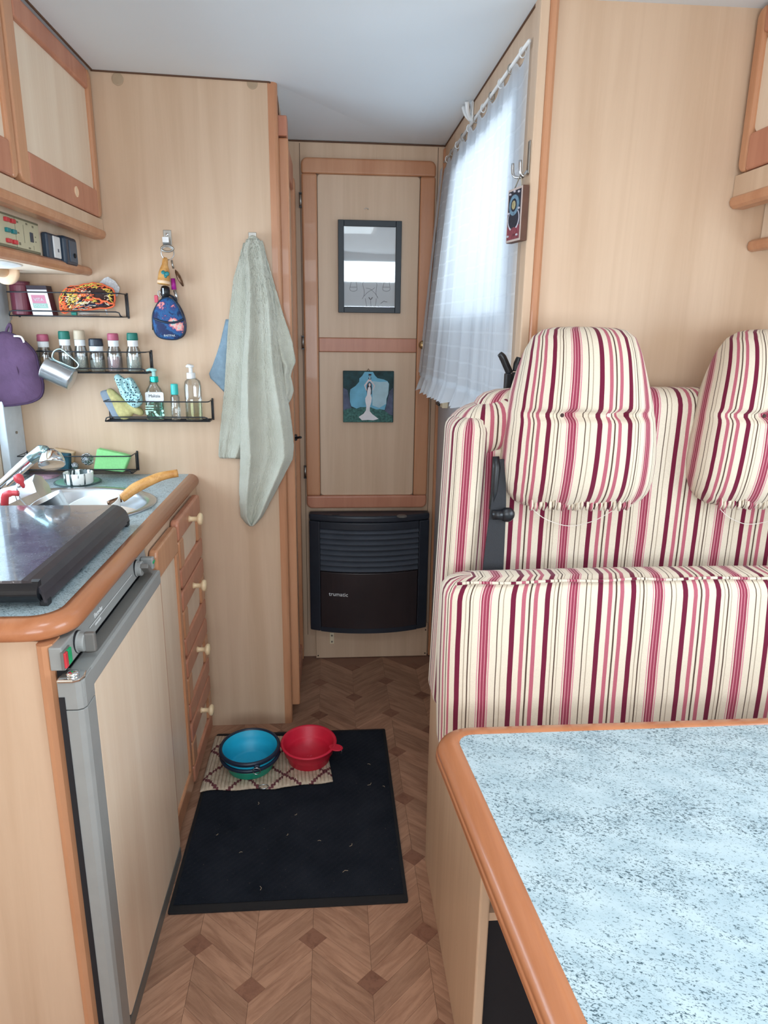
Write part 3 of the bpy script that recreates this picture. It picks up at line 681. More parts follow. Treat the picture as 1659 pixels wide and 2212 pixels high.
for (dy, z, w_, h_) in ((-0.125, 1.578, .01, .004), (-0.125, 1.555, .01, .004), (-0.122, 1.532, .01, .006), (-0.095, 1.556, .002, .040), (-0.075, 1.580, .01, .004), (-0.04, 1.578, .01, .005), (-0.03, 1.556, .006, .003), (-0.03, 1.545, .006, .003), (-0.07, 1.527, .012, .004), (-0.045, 1.53, .002, .01)):
    B(FX+0.006, FX+0.0063, ylim+dy-w_/2, ylim+dy+w_/2, z-h_/2, z+h_/2).build('marking', 'panel_olive', cp)
sw = thing('light_switch', (FX, ylim+0.06, 1.52), 'dark blue rocker switch with white toggle beside the control panel', 'switch')
y0_ = ylim+0.018; B(FX, FX+0.016, y0_, y0_+0.085, 1.512, 1.575).build('plate', 'navy_plastic', sw, bevel=0.005, seg=3)
B(FX+0.016, FX+0.020, y0_+0.030, y0_+0.075, 1.517, 1.570).build('toggle', 'white_plastic', sw, bevel=0.002)
B(FX+0.020, FX+0.0203, y0_+0.052, y0_+0.060, 1.532, 1.540).build('symbol', 'pencil', sw)
so = thing('power_socket', (FX, ylim+0.15, 1.51), 'dark blue socket with hinged cover next to the white-toggle switch', 'socket')
y0_ = ylim+0.100; B(FX, FX+0.030, y0_, y0_+0.088, 1.505, 1.577).build('cover', 'navy_plastic', so, bevel=0.008, seg=3)
B(FX+0.029, FX+0.032, y0_+0.024, y0_+0.078, 1.514, 1.568).build('lid', 'navy_light', so, bevel=0.004)
MB().lathe([(0.006, 0), (0.006, 0.003), (0, 0.003)], (FX+0.032, y0_+0.054, 1.531), 12, Matrix.Rotation(PI/2, 4, 'Y')).build('hole', 'gasket', so)
# lamp lens under the shelf, paper-roll dowel
lp = thing('under_cupboard_lamp', (-0.80, 1.72, 1.478), 'white oval lamp under the kitchen overhead shelf', 'lamp')
MB().lathe([(0.0, -0.010), (0.06, -0.008), (0.085, -0.002), (0.09, 0.0)], (-0.80, 1.75, 1.4915), 28, None, sx=0.75, sy=1.7).build('lens', 'light_white', lp, smooth=True)
p = at(14, 588, Y=2.02)
rh = thing('roll_holder', (p.x, 2.0, p.z-0.04), 'pale wooden disc of a paper-roll holder under the kitchen shelf', 'holder')
RM = Matrix.Rotation(PI/2, 4, 'X')
MB().lathe([(0.0, -0.010), (0.028, -0.010), (0.032, -0.006), (0.032, 0.006), (0.028, 0.010), (0, 0.010)], p, 28, RM).build('disc', 'dowel_pale', rh, smooth=True)
MB().tube([(p.x-0.005, 2.01, p.z+0.002), (p.x-0.005, 1.70, p.z+0.002)], 0.016, 16).build('dowel', 'dowel_pale', rh, smooth=True)
B(p.x-0.02, p.x+0.02, 2.012, 2.028, p.z+0.02, 1.493).build('hanger', 'dowel_pale', rh)

# ------------------------------------------------------------------ kitchen: worktop
ZW = 0.900; XFt, YN, YE = -0.449, 1.072, WY-0.002
def corner_path(xf, yn, r, n=8):
    out = [(XL+0.002, yn, 0, -1), (xf-r, yn, 0, -1)]
    for k in range(1, n): a_ = -PI/2+PI/2*k/n; out.append((xf-r+r*math.cos(a_), yn+r+r*math.sin(a_), math.cos(a_), math.sin(a_)))
    out += [(xf, yn+r, 1, 0), (xf, YE, 1, 0)]; return out
wt = thing('worktop', (-0.70, 1.6, 0.86), 'grey speckled kitchen worktop with rounded beech edge', 'worktop')
cpth = corner_path(XFt, YN, 0.045)
SKC, SRX, SRY = (-0.690, 1.790), 0.228, 0.203
outer = [(x, y) for x, y, _, _ in cpth] + [(XL+0.002, YE)]
def ray_poly(c, ang, poly):
    d = (math.cos(ang), math.sin(ang)); best = None
    for i in range(len(poly)):
        (ax, ay), (bx_, by_) = poly[i], poly[(i+1) % len(poly)]
        ex, ey = bx_-ax, by_-ay; den = d[0]*ey-d[1]*ex
        if abs(den) < 1e-12: continue
        t_ = ((ax-c[0])*ey-(ay-c[1])*ex)/den; s_ = ((ax-c[0])*d[1]-(ay-c[1])*d[0])/den
        if t_ > 0 and -1e-9 <= s_ <= 1+1e-9 and (best is None or t_ < best): best = t_
    return (c[0]+d[0]*best, c[1]+d[1]*best)
angs = sorted(set([round(2*PI*k/48-PI, 6) for k in range(48)] + [round(math.atan2(y-SKC[1], x-SKC[0]), 6) for x, y in outer]))
mb = MB(); n = len(angs); vs = []
for a_ in angs:
    rr = 1/math.sqrt((math.cos(a_)/(SRX-0.004))**2+(math.sin(a_)/(SRY-0.004))**2); vs.append((SKC[0]+rr*math.cos(a_), SKC[1]+rr*math.sin(a_)))
vo_ = [ray_poly(SKC, a_, outer) for a_ in angs]
V = [(x, y, z) for z in (ZW, ZW-0.034) for ring in (vs, vo_) for x, y in ring]
fs = []
for i in range(n):
    j = (i+1) % n
    fs += [(i, j, n+j, n+i), (2*n+i, 3*n+i, 3*n+j, 2*n+j), (i, 2*n+i, 2*n+j, j), (n+i, n+j, 3*n+j, 3*n+i)]
mb.add(V, fs).build('laminate_top', 'laminate', wt)
EDGE = [(0, 0.0005), (0.010, 0.0002), (0.019, -0.004), (0.0255, -0.011), (0.0285, -0.019), (0.0285, -0.027), (0.026, -0.033), (0.018, -0.036), (0, -0.036)]
sweep(cpth, EDGE, ZW).build('edge_moulding', 'beech_along', wt, smooth=True)
# end panel with rounded post
ep = thing('kitchen_end_panel', (-0.72, 1.075, 0), 'pale wood end panel of the kitchen unit with beech corner post', 'panel')
B(XL+0.004, -0.474, 1.062, 1.080, 0, 0.860).build('panel', 'wood_panel', ep)
mb = MB().prism([(-0.474, 1.080), (-0.474, 1.050), (-0.470, 1.043), (-0.462, 1.040), (-0.454, 1.043), (-0.449, 1.050), (-0.448, 1.080)], 'Z', 0, 0.861)
mb.build('corner_post', 'beech', ep)

# refrigerator
fg = thing('refrigerator', (-0.64, 1.29, 0.0), 'built-in camper refrigerator with pale wood door and grey trim', 'refrigerator')
FY0, FY1 = 1.050, 1.556
B(XL+0.01, -0.452, FY0+0.032, FY1-0.004, 0.03, 0.855).build('cabinet', 'gasket', fg)
B(-0.452, -0.438, FY0+0.005, FY1-0.002, 0.035, 0.815).build('gasket', 'gasket', fg)
# control strip
mb = MB().prism([(-0.452, 0.818), (-0.428, 0.818), (-0.432, 0.858), (-0.452, 0.858)], 'Y', FY0-0.010, FY1-0.004); cs = mb.build('control_strip', 'grey_plastic', fg, bevel=0.002)
def on_strip(y, z): return Vector((-0.428-0.004*(z-0.818)/0.04, y, z))
RYm = Matrix.Rotation(PI/2, 4, 'Y')
for y in (1.105, 1.470):
    q = on_strip(y, 0.838)
    kn = MB().lathe([(0.0185, 0), (0.0185, 0.003), (0.0165, 0.004), (0.0165, 0.012), (0.015, 0.014), (0, 0.014)], q, 24, RYm).build('dial', 'grey_plastic', cs, smooth=False)
    MB().lathe([(0.0195, -0.001), (0.0195, 0.002), (0.018, 0.002)], q, 24, RYm, cap=False).build('dial_ring', 'gasket', cs)
    ang = 0.0 if y < 1.3 else 0.9
    g_ = MB().box(q.x+0.012, q.x+0.030, -0.0055, 0.0055, -0.017, 0.017); Rm = Matrix.Rotation(ang, 4, 'X')
    g_.v = [tuple(Vector((v[0], 0, 0))+Rm @ Vector((0, v[1], v[2]))+Vector((0, q.y, q.z))) for v in g_.v]
    g_.build('dial_grip', 'grey_plastic_dark', cs, bevel=0.0025)
for (y, mt, wd) in ((1.058, 'green_switch', 0.013), (1.043, 'red_plastic', 0.010)):
    q = on_strip(y, 0.836); B(q.x-0.003, q.x+0.0015, y-wd/2-0.0015, y+wd/2+0.0015, 0.821, 0.851).build('switch_surround', 'grey_plastic_dark', cs)
    B(q.x, q.x+0.005, y-wd/2, y+wd/2, 0.823, 0.849).build('switch', mt, cs, bevel=0.001)
q = on_strip(1.515, 0.838); B(q.x, q.x+0.028, 1.503, 1.520, 0.822, 0.850).build('push_button', 'grey_plastic', cs, bevel=0.003)
B(q.x+0.02, q.x+0.0295, 1.504, 1.519, 0.836, 0.842).build('indicator', 'green_switch', cs, bevel=0.001)
B(-0.4285, -0.4278, 1.16, 1.43, 0.8375, 0.8387).build('white_line', 'white_plastic', cs)
M4 = frame_m(on_strip(1.215, 0.8455)+Vector((0.0008, 0, 0)), (0, 1, 0), (-0.1, 0, 1)); text('lettering', 'Electrolux', 0.012, 'white_plastic', cs, M4, sx=0.9)
M4 = frame_m(on_strip(1.205, 0.8315)+Vector((0.0008, 0, 0)), (0, 1, 0), (-0.1, 0, 1)); text('lettering', 'automatic', 0.008, 'white_plastic', cs, M4)
# door: wood insert inside grey frame, handle tray on top
DXo = -0.400
dm = B(-0.438, DXo-0.004, FY0+0.002, FY1-0.004, 0.040, 0.770).build('door', 'grey_plastic', fg, bevel=0.006, seg=3)
MB().prism(rrect(FY0-0.030+0.060, FY1-0.010, 0.046, 0.778, 0.012, 4), 'X', DXo-0.006, DXo).build('door_panel', 'wood_panel_pale', dm, bevel=0.001)
mb = MB().prism([(-0.438, FY0-0.026), (-0.410, FY0-0.026), (-0.402, FY0-0.022), (-0.3985, FY0-0.014), (-0.3985, FY0+0.024), (-0.438, FY0+0.024)], 'Z', 0.040, 0.755); mb.build('door_edge', 'grey_plastic', dm, bevel=0.001)
mb = MB().prism([(-0.438, FY0-0.026), (-0.410, FY0-0.026), (-0.402, FY0-0.022), (-0.3985, FY0-0.014), (-0.3985, FY0+0.024), (-0.438, FY0+0.024)], 'Z', 0.757, 0.806); mb.build('corner_cap', 'grey_plastic', dm, bevel=0.001)
B(-0.4375, -0.428, FY0-0.027, FY0-0.0262, 0.05, 0.780).build('edge_seal', 'gasket', dm)
ht = B(-0.436, -0.399, FY0-0.020, FY1-0.006, 0.772, 0.8065).build('handle_rail', 'grey_plastic', dm, bevel=0.004)
mb = MB().prism(rrect(-0.4315, -0.4085, FY0+0.075, FY1-0.03, 0.010, 4), 'Z', 0.8060, 0.8072); mb.build('recess_shade_patch', 'grey_plastic_dark', ht)  # flat darker patch, paints the shade of a handle recess
mb = MB().prism([(-0.437, FY0-0.030), (-0.412, FY0-0.030), (-0.402, FY0-0.025), (-0.398, FY0-0.012), (-0.402, FY0+0.006), (-0.437, FY0+0.006)], 'Z', 0.8062, 0.8120); hc = mb.build('hinge_cap', 'chrome', dm, bevel=0.002)
MB().lathe([(0.010, 0), (0.010, 0.004), (0.007, 0.006), (0, 0.006)], (-0.417, FY0-0.012, 0.812), 16).build('hinge_pin', 'chrome', hc, smooth=True)
B(-0.452, -0.402, FY0+0.03, FY1, 0.0, 0.032).build('plinth', 'grey_plastic_dark', fg)

# narrow cupboard next to the refrigerator
nc = thing('narrow_cupboard', (-0.65, 1.67, 0.0), 'narrow base cupboard between refrigerator and drawers', 'cupboard')
CY0, CY1 = 1.562, 1.782
B(XL+0.01, -0.430, CY0-0.004, CY1+0.003, 0.0, 0.860).build('body', 'wood_panel', nc)
nd = MB().prism(rrect(CY0+0.002, CY1-0.002, 0.772, 0.846, 0.016, 4, (0, 0, 1, 1)), 'X', -0.428, -0.407).build('door', 'beech', nc, bevel=0.006, seg=3)
MB().prism(rrect(CY0+0.002, CY1-0.002, 0.055, 0.115, 0.016, 4, (1, 1, 0, 0)), 'X', -0.428, -0.407).build('rail', 'beech', nd, bevel=0.006, seg=3)
B(-0.428, -0.407, CY0+0.002, CY0+0.018, 0.115, 0.772).build('stile', 'beech', nd, bevel=0.004)
B(-0.428, -0.407, CY1-0.028, CY1-0.002, 0.115, 0.772).build('stile', 'beech', nd, bevel=0.004)
MB().prism(rrect(CY0+0.018, CY1-0.028, 0.115, 0.772, 0.015, 4), 'X', -0.424, -0.4135).build('panel', 'wood_panel_pale', nd)
# drawers
du = thing('drawer_unit', (-0.65, 1.97, 0.0), 'beech drawer unit of four drawers at the end of the counter', 'drawers')
B(XL+0.01, -0.430, CY1+0.004, WY-0.002, 0.0, 0.860).build('body', 'wood_panel', du)
zt = [0.858, 0.656, 0.452, 0.248, 0.046]
for i in range(4):
    zb_, zt_ = zt[i+1]+0.003, zt[i]-0.003; y0_, y1_ = 1.790, 2.100; st = 0.055; rl_ = 0.058
    d = MB().prism(rrect(y0_, y1_, zt_-rl_, zt_, 0.016, 4, (0, 0, 1, 1)), 'X', -0.428, -0.405).build('drawer', 'beech_red', du, bevel=0.007, seg=3)
    MB().prism(rrect(y0_, y1_, zb_, zb_+rl_, 0.016, 4, (1, 1, 0, 0)), 'X', -0.428, -0.405).build('rail', 'beech_red', d, bevel=0.007, seg=3)
    B(-0.428, -0.405, y0_, y0_+st, zb_+rl_, zt_-rl_).build('stile', 'beech', d, bevel=0.007, seg=3)
    B(-0.428, -0.405, y1_-st, y1_, zb_+rl_, zt_-rl_).build('stile', 'beech', d, bevel=0.007, seg=3)
    MB().prism(rrect(y0_+st, y1_-st, zb_+rl_, zt_-rl_, 0.016, 4), 'X', -0.424, -0.413).build('panel', 'wood_panel_pale', d)
    MB().lathe([(0.010, 0), (0.007, 0.006), (0.007, 0.022), (0.015, 0.026), (0.018, 0.031), (0.015, 0.037), (0, 0.039)], (-0.405, (y0_+y1_)/2-0.020, zt_-0.032), 20, RYm).build('knob', 'knob_cream', d, smooth=True)

# ------------------------------------------------------------------ hob with closed lid
hb = thing('hob', (-0.69, 1.34, ZW), 'hob closed with a dark dusty glass lid at the near end of the worktop', 'hob')
HY0, HY1, HX1 = 1.108, 1.605, -0.474
B(XL+0.03, HX1-0.020, HY0+0.02, HY1-0.02, ZW+0.0005, ZW+0.014).build('tray', 'hob_metal', hb, bevel=0.004)
ZL = 0.948
mb = MB().prism([(XL+0.02, ZL), (HX1-0.036, ZL), (HX1-0.036, ZL-0.006), (XL+0.02, ZL-0.006)], 'Y', HY0, HY1); mb.build('lid_glass', 'hob_glass', hb)
prof = [(HX1-0.036, ZL+0.0006), (HX1-0.026, ZL-0.001), (HX1-0.016, ZL-0.006), (HX1-0.008, ZL-0.014), (HX1-0.003, ZL-0.025), (HX1, ZL-0.040), (HX1-0.004, ZL-0.040), (HX1-0.007, ZL-0.026), (HX1-0.020, ZL-0.010), (HX1-0.036, ZL-0.006)]
MB().prism(prof, 'Y', HY0, HY1).build('lid_edge', 'hob_metal', hb, smooth=False)
# rolled near end of the lid
mb = MB(); pts = []
for k in range(13):
    a_ = PI*k/12; pts.append((HY0+0.002-0.012*math.sin(a_), ZL-0.003-0.036*(k/12)))
mb.prism(pts+[(HY0+0.012, ZL-0.040), (HY0+0.012, ZL-0.002)], 'X', XL+0.02, HX1-0.010); mb.build('lid_front', 'black_plastic', hb, smooth=False)
for (y) in (HY0+0.012, HY1-0.015):
    B(HX1-0.014, HX1+0.001, y-0.008, y+0.008, ZW+0.0005, ZW+0.012).build('foot', 'rubber', hb, bevel=0.002)

# ------------------------------------------------------------------ sink and things in it
sk = thing('sink', (SKC[0], SKC[1], ZW-0.11), 'oval stainless steel sink set in the worktop', 'sink')
mb = MB(); prof = [(1.0, 0.0005), (1.0, 0.003), (0.985, 0.0045), (0.93, 0.004), (0.90, 0.002), (0.87, -0.008), (0.82, -0.05), (0.76, -0.095), (0.66, -0.108), (0.1, -0.11), (0.0, -0.11)]
n = 56; vs = []; fs = []
for (k_, z) in prof:
    for i in range(n): a_ = 2*PI*i/n; vs.append((SKC[0]+(SRX)*k_*math.cos(a_), SKC[1]+(SRY)*k_*math.sin(a_), ZW+z))
for j in range(len(prof)-1):
    for i in range(n): fs.append((j*n+i, j*n+(i+1) % n, (j+1)*n+(i+1) % n, (j+1)*n+i))
mb.add(vs, fs).build('bowl', 'steel', sk, smooth=True)
MB().lathe([(0.024, 0), (0.024, 0.002), (0.018, 0.003), (0, 0.002)], (SKC[0], SKC[1], ZW-0.1095), 24).build('drain', 'chrome', sk, smooth=True)

# frying pan leaning in the sink with wooden handle
pn = thing('frying_pan', (-0.64, 1.73, 0.80), 'small white enamel pan with a curved wooden handle lying in the sink', 'pan')
pc = at(196, 1090, Y=1.72); pm4 = Matrix.Rotation(math.radians(-12), 4, 'Y') @ Matrix.Rotation(math.radians(10), 4, 'X')
MB().lathe([(0.0, -0.034), (0.052, -0.034), (0.060, -0.028), (0.068, 0.0), (0.0705, 0.002), (0.0725, 0.0), (0.064, -0.032), (0.055, -0.039), (0, -0.039)], pc, 36, pm4).build('bowl', 'enamel_white', pn, smooth=True)
h0 = at(238, 1086, Y=1.735); h1 = at(262, 1078, Y=1.745); h2 = at(300, 1050, Y=1.765); h3 = at(345, 1030, Y=1.785); h4 = at(384, 1022, Y=1.80)
MB().tube([h0+(h0-h1)*0.25, h0, h1], [0.006, 0.007, 0.008], 10).build('ferrule', 'bronze', pn, smooth=True)
MB().tube(smooth_path([h1, (h1+h2)/2+Vector((0, 0, 0.002)), h2, h3, h4], 5), [0.0105+0.0035*math.sin(PI*min(1, k/20*1.15)) for k in range(21)], 12).build('handle', 'handle_wood', pn, smooth=True)
# steel beaker lying tilted
bk = thing('steel_beaker', (-0.72, 1.68, 0.82), 'tilted stainless steel beaker among the dishes in the sink', 'cup')
c0 = at(99, 1077, Y=1.655); bm4 = Matrix.Rotation(math.radians(-24), 4, 'Y') @ Matrix.Rotation(math.radians(6), 4, 'X')
MB().lathe([(0.0, -0.072), (0.030, -0.072), (0.033, -0.068), (0.0395, 0.0), (0.0405, 0.001), (0.0385, 0.0005), (0.032, -0.066), (0.0, -0.068)], c0, 36, bm4).build('body', 'steel', bk, smooth=True)
# moka pot lying on its side
mk = thing('moka_pot', (-0.80, 1.72, 0.83), 'octagonal aluminium moka pot with red handle and knob in the sink', 'coffee pot')
c1 = at(58, 1070, Y=1.765); ax = (at(92, 1058, Y=1.74)-at(30, 1085, Y=1.74)).normalized()
q4 = ax.to_track_quat('Z', 'Y').to_matrix().to_4x4()
MB().lathe([(0.0, -0.035), (0.040, -0.035), (0.034, 0.002), (0.036, 0.006), (0.036, 0.012), (0.033, 0.014), (0.040, 0.060), (0, 0.062)], c1-ax*0.015, 8, q4).build('body', 'steel', mk)
sidev = Vector((ax.z, 0, -ax.x)).normalized()
if sidev.z < 0: sidev = -sidev
kp = at(42, 1036, Y=1.74)
MB().lathe([(0.004, -0.012), (0.006, 0.0), (0.011, 0.006), (0.012, 0.016), (0.008, 0.024), (0, 0.025)], kp-sidev*0.010, 12, sidev.to_track_quat('Z', 'Y').to_matrix().to_4x4()).build('knob', 'red_handle', mk, smooth=True)
kb = c1-ax*0.02+sidev*0.02; MB().tube([kb, kp-sidev*0.012], 0.004, 8).build('lid_stem', 'steel', mk, smooth=True)
ha = at(40, 1066, Y=1.70); hb_ = at(12, 1070, Y=1.70); hc_ = at(10, 1092, Y=1.70)
MB().tube(smooth_path([ha, (ha+hb_)/2+Vector((0, 0, 0.003)), hb_, hc_], 4), [0.007]*5+[0.009]*8, 10).build('handle', 'red_handle', mk, smooth=True)

# faucet with spray head
fc = thing('faucet', at(-60, 1100, Y=1.80), 'tall chrome kitchen faucet with round spray head over the sink', 'faucet')
f0 = Vector((-0.905, 1.80, ZW)); f1 = at(2, 1052, Y=1.80); f2 = at(66, 992, Y=1.80); f3 = at(92, 973, Y=1.80); f4 = at(110, 985, Y=1.80)
MB().lathe([(0.026, 0.0005), (0.026, 0.02), (0.020, 0.03), (0.018, 0.09), (0.012, 0.10), (0, 0.10)], f0, 24).build('base', 'chrome', fc, smooth=True)
MB().tube([f0+Vector((0, 0, 0.05)), f1, f2, f3], [0.014, 0.0145, 0.0145, 0.014], 16).build('spout', 'chrome', fc, smooth=True)
MB().tube([f1-(f2-f1)*0.02, f1+(f2-f1)*0.03], 0.0165, 16).build('collar', 'black_plastic', fc, smooth=True)
hd = Vector((0.25, -0.55, -0.80)).normalized(); hq = hd.to_track_quat('Z', 'Y').to_matrix().to_4x4()
MB().lathe([(0.0, -0.022), (0.016, -0.019), (0.026, -0.006), (0.031, 0.010), (0.032, 0.020), (0.028, 0.023), (0, 0.021)], f4+Vector((0, 0, -0.004)), 24, hq).build('spray_head', 'chrome', fc, smooth=True)
MB().tube([f2, f3, f3*0.4+f4*0.6+Vector((0, -0.01, 0.012))], [0.0150, 0.016, 0.011], 12).build('grip', 'mug_handle', fc, smooth=True)

# coaster, dish, pink cloth on the worktop
p = at(168, 1042, Z=ZW)
co = thing('coaster', (p.x, p.y, ZW), 'round mint green coaster under the white zebra-pattern dish', 'coaster')
MB().lathe([(0.064, 0.0005), (0.066, 0.003), (0.064, 0.005), (0.060, 0.0045), (0, 0.0045)], p, 36).build('rim', 'coaster_rim', co, smooth=True)
MB().lathe([(0.0605, 0.0045), (0.0600, 0.0056), (0, 0.0056)], p, 36).build('face', 'coaster_green', co)
p2 = at(170, 1033, Z=ZW+0.02)
ds = thing('small_dish', (p2.x, p2.y, ZW+0.006), 'small white round dish with black zebra marks', 'dish')
MB().lathe([(0.0, 0.0), (0.038, 0.0), (0.040, 0.003), (0.041, 0.032), (0.039, 0.033), (0.037, 0.031), (0.036, 0.006), (0, 0.006)], (p2.x, p2.y, ZW+0.006), 36).build('dish', 'dish_zebra', ds, smooth=True)
def blob_cloth(name, outline, z, h, mat, label, cat, seed=1):
    random.seed(seed); c = sum((Vector(o) for o in outline), Vector((0, 0)))/len(outline); mb = MB(); n = len(outline); vs = []; fs = []
    K = 6
    for k in range(K+1):
        for i, o in enumerate(outline):
            q = Vector(o)*(1-k/K)+c*(k/K) if k else Vector(o)
            zz = z+0.0008+h*(math.sin(min(1, k/2.0)*PI/2))*(0.75+0.35*random.random()) if k else z+0.0008
            vs.append((q.x, q.y, zz))
    for k in range(K):
        for i in range(n): fs.append((k*n+i, k*n+(i+1) % n, (k+1)*n+(i+1) % n, (k+1)*n+i))
    return mb.add(vs, fs).build(name, mat, None, smooth=True, sub=1, label=label, cat=cat)
o_ = [at(x, y, Z=ZW)[:2] for x, y in ((58, 1023), (70, 1031), (84, 1036), (102, 1037), (120, 1033), (134, 1026), (128, 1020), (100, 1016), (72, 1017))]
blob_cloth('dish_cloth', o_, ZW, 0.008, 'cloth_pink', 'crumpled pink dish cloth below the sponge rack', 'cloth', 3)
o_ = [at(x, y, Z=ZW)[:2] for x, y in ((90, 1045), (104, 1047), (106, 1052), (98, 1058), (88, 1058))]
blob_cloth('salmon_scourer', o_, ZW, 0.006, 'salmon', 'small salmon pink scourer beside the sink rim', 'scourer', 4)

# ------------------------------------------------------------------ heater
random.seed(11)
HX0, HX1h, HZ0, HZ1 = -0.090, 0.388, 0.150, 0.645
hx = (HX0+HX1h)/2; hw_ = (HX1h-HX0)/2
def hyf(x, bulge=0.050, base=2.630): return base-bulge*(1-min(1, abs((x-hx)/hw_))**2.2)
ht_ = thing('heater', (hx, 2.63, HZ0), 'black gas heater with curved louvres below the cupboard door', 'heater')
def plan(x0_, x1_, off=0.0, back=YB-0.021, n=18):
    pts = [(x0_+(x1_-x0_)*k/n, hyf(x0_+(x1_-x0_)*k/n)+off) for k in range(n+1)]
    return pts+[(x1_, back), (x0_, back)]
MB().prism(plan(HX0+0.01, HX1h-0.01, 0.022), 'Z', HZ0+0.004, HZ1-0.03).build('back_body', 'gasket', ht_)
tp = MB().prism(plan(HX0, HX1h, -0.002), 'Z', HZ1-0.028, HZ1).build('top_cap', 'heater_black', ht_, bevel=0.008, seg=3)
xl, xr = HX0+0.042, HX1h-0.042
MB().prism(plan(HX0, xl, 0.0, n=8), 'Z', HZ0, HZ1-0.029).build('side_column', 'heater_black', ht_, bevel=0.004)
MB().prism(plan(xr, HX1h, 0.0, n=8), 'Z', HZ0, HZ1-0.029).build('side_column', 'heater_black', ht_, bevel=0.004)
ZM = 0.408
lpn = MB().prism(plan(xl+0.001, xr-0.001, 0.003), 'Z', HZ0, ZM).build('front_panel', 'heater_panel', ht_, bevel=0.003)
MB().prism(plan(xl, xr, 0.001, n=18), 'Z', HZ0, HZ0+0.02).build('bottom_edge', 'heater_black', ht_)
MB().prism(plan(xl, xr, 0.002), 'Z', HZ1-0.060, HZ1-0.029).build('upper_rail', 'heater_black', ht_, bevel=0.003)
NS = 8
for i in range(NS):
    zc_ = ZM+0.014+(HZ1-0.066-ZM-0.014)*i/(NS-1)
    mb = MB(); n = 20; vs = []; fs = []
    for k in range(n+1):
        x = xl+0.001+(xr-xl-0.002)*k/n; y = hyf(x)
        for (o, z) in ((0.000, -0.006), (0.003, -0.010), (0.019, 0.006), (0.017, 0.010)): vs.append((x, y+o, zc_+z))
    for k in range(n):
        for j in range(4): fs.append((k*4+j, k*4+(j+1) % 4, (k+1)*4+(j+1) % 4, (k+1)*4+j))
    fs += [(0, 1, 2, 3), (n*4+3, n*4+2, n*4+1, n*4)]
    mb.add(vs, fs).build('louvre', 'heater_slat_lit', ht_)
p = at(868, 1116, Z=HZ1)
MB().lathe([(0.020, 0), (0.020, 0.003), (0.015, 0.006), (0, 0.006)], (p.x, min(p.y, YB-0.045), HZ1), 24).build('control_knob', 'grey_plastic_dark', tp, smooth=True)
B(0.0, 0.03, 2.60, 2.604, HZ1, HZ1+0.0015).build('marking', 'gasket', tp)
p = at(731, 1283, Y=2.60); yy = hyf(p.x)+0.003-0.002
sl = (hyf(p.x+0.02)-hyf(p.x-0.02))/0.04
text('lettering', 'trumatic', 0.023, 'white_plastic', lpn, frame_m((p.x, yy, p.z), (1, sl, 0), (0, 0, 1)), 0.001, sx=1.0)

# ------------------------------------------------------------------ pictures on the cupboard door
PYp = D0+0.010
def pic_plane(px, py): return at(px, py, Y=PYp-0.012)
a, b_, c_ = pic_plane(730, 474), pic_plane(868, 477), pic_plane(728, 675)
fp = thing('framed_drawing', ((a.x+b_.x)/2, PYp-0.01, c_.z), 'framed pencil drawing behind reflective glass on the cupboard door', 'picture')
x0_, x1_, z1_, z0_ = a.x, b_.x, a.z-0.001, c_.z; fw = 0.021; YA, YBk = PYp-0.020, PYp-0.0005
for (q0, q1, r0, r1) in ((x0_, x0_+fw, z0_, z1_), (x1_-fw, x1_, z0_, z1_), (x0_+fw, x1_-fw, z1_-fw, z1_), (x0_+fw, x1_-fw, z0_, z0_+fw)):
    B(q0, q1, YA, YBk, r0, r1).build('frame_bar', 'frame_black', fp, bevel=0.0015)
sheet = B(x0_+fw, x1_-fw, YA+0.010, YBk, z0_+fw, z1_-fw).build('paper', 'paper', fp)
B(x0_+fw, x1_-fw, YA+0.005, YA+0.0065, z0_+fw, z1_-fw).build('glass', 'picture_glass', fp)
def sk_(px, py):   # zoomed-survey pixel of the drawing to the paper plane
    q = at(700+px/8.505, 440+py/8.508, Y=YA+0.0095); return (q.x, YA+0.0094, q.z)
def pen(pts, r=0.0007, nm='pencil_line'): MB().tube(smooth_path([sk_(*p) for p in pts], 4), r, 5).build(nm, 'pencil', sheet)
pen([(400, 1150), (440, 1230)]); pen([(470, 1160), (560, 1260), (620, 1255), (690, 1205), (740, 1245), (850, 1185), (930, 1250), (1000, 1210), (1100, 1225), (1190, 1180)], 0.001)
pen([(560, 1325), (660, 1310), (720, 1250)]); pen([(930, 1260), (1020, 1295), (1130, 1300), (1240, 1240), (1310, 1090)])
for s_ in (0, 1):
    X_ = [540, 1145][s_]; pen([(X_, 1270), (X_-65, 1540)]); pen([(X_+20, 1270), (X_+65, 1530)]); pen([(X_-65, 1535), (X_+65, 1535)])
    pen([(X_-65, 1540), (X_-60, 1590), (X_, 1610), (X_+60, 1590), (X_+65, 1540)])
pen([(735, 1255), (735, 1360)], 0.003); pen([(940, 1255), (940, 1360)], 0.003); pen([(750, 1260), (850, 1320), (930, 1260)])
pen([(740, 1420), (710, 1480), (735, 1580), (735, 1680), (700, 1750)]); pen([(940, 1420), (970, 1480), (960, 1580), (955, 1660), (990, 1740)])
pen([(735, 1700), (800, 1630), (900, 1570), (930, 1540)]); pen([(985, 1720), (930, 1640), (850, 1570), (770, 1550)])
pen([(760, 1740), (770, 1830), (790, 1895)]); pen([(960, 1740), (950, 1830), (930, 1900)]); pen([(820, 1720), (855, 1760), (890, 1720)], 0.0016)
pen([(855, 1760), (862, 1895)]); pen([(1040, 1835), (1100, 1790), (1120, 1800), (1160, 1805)], 0.0009)
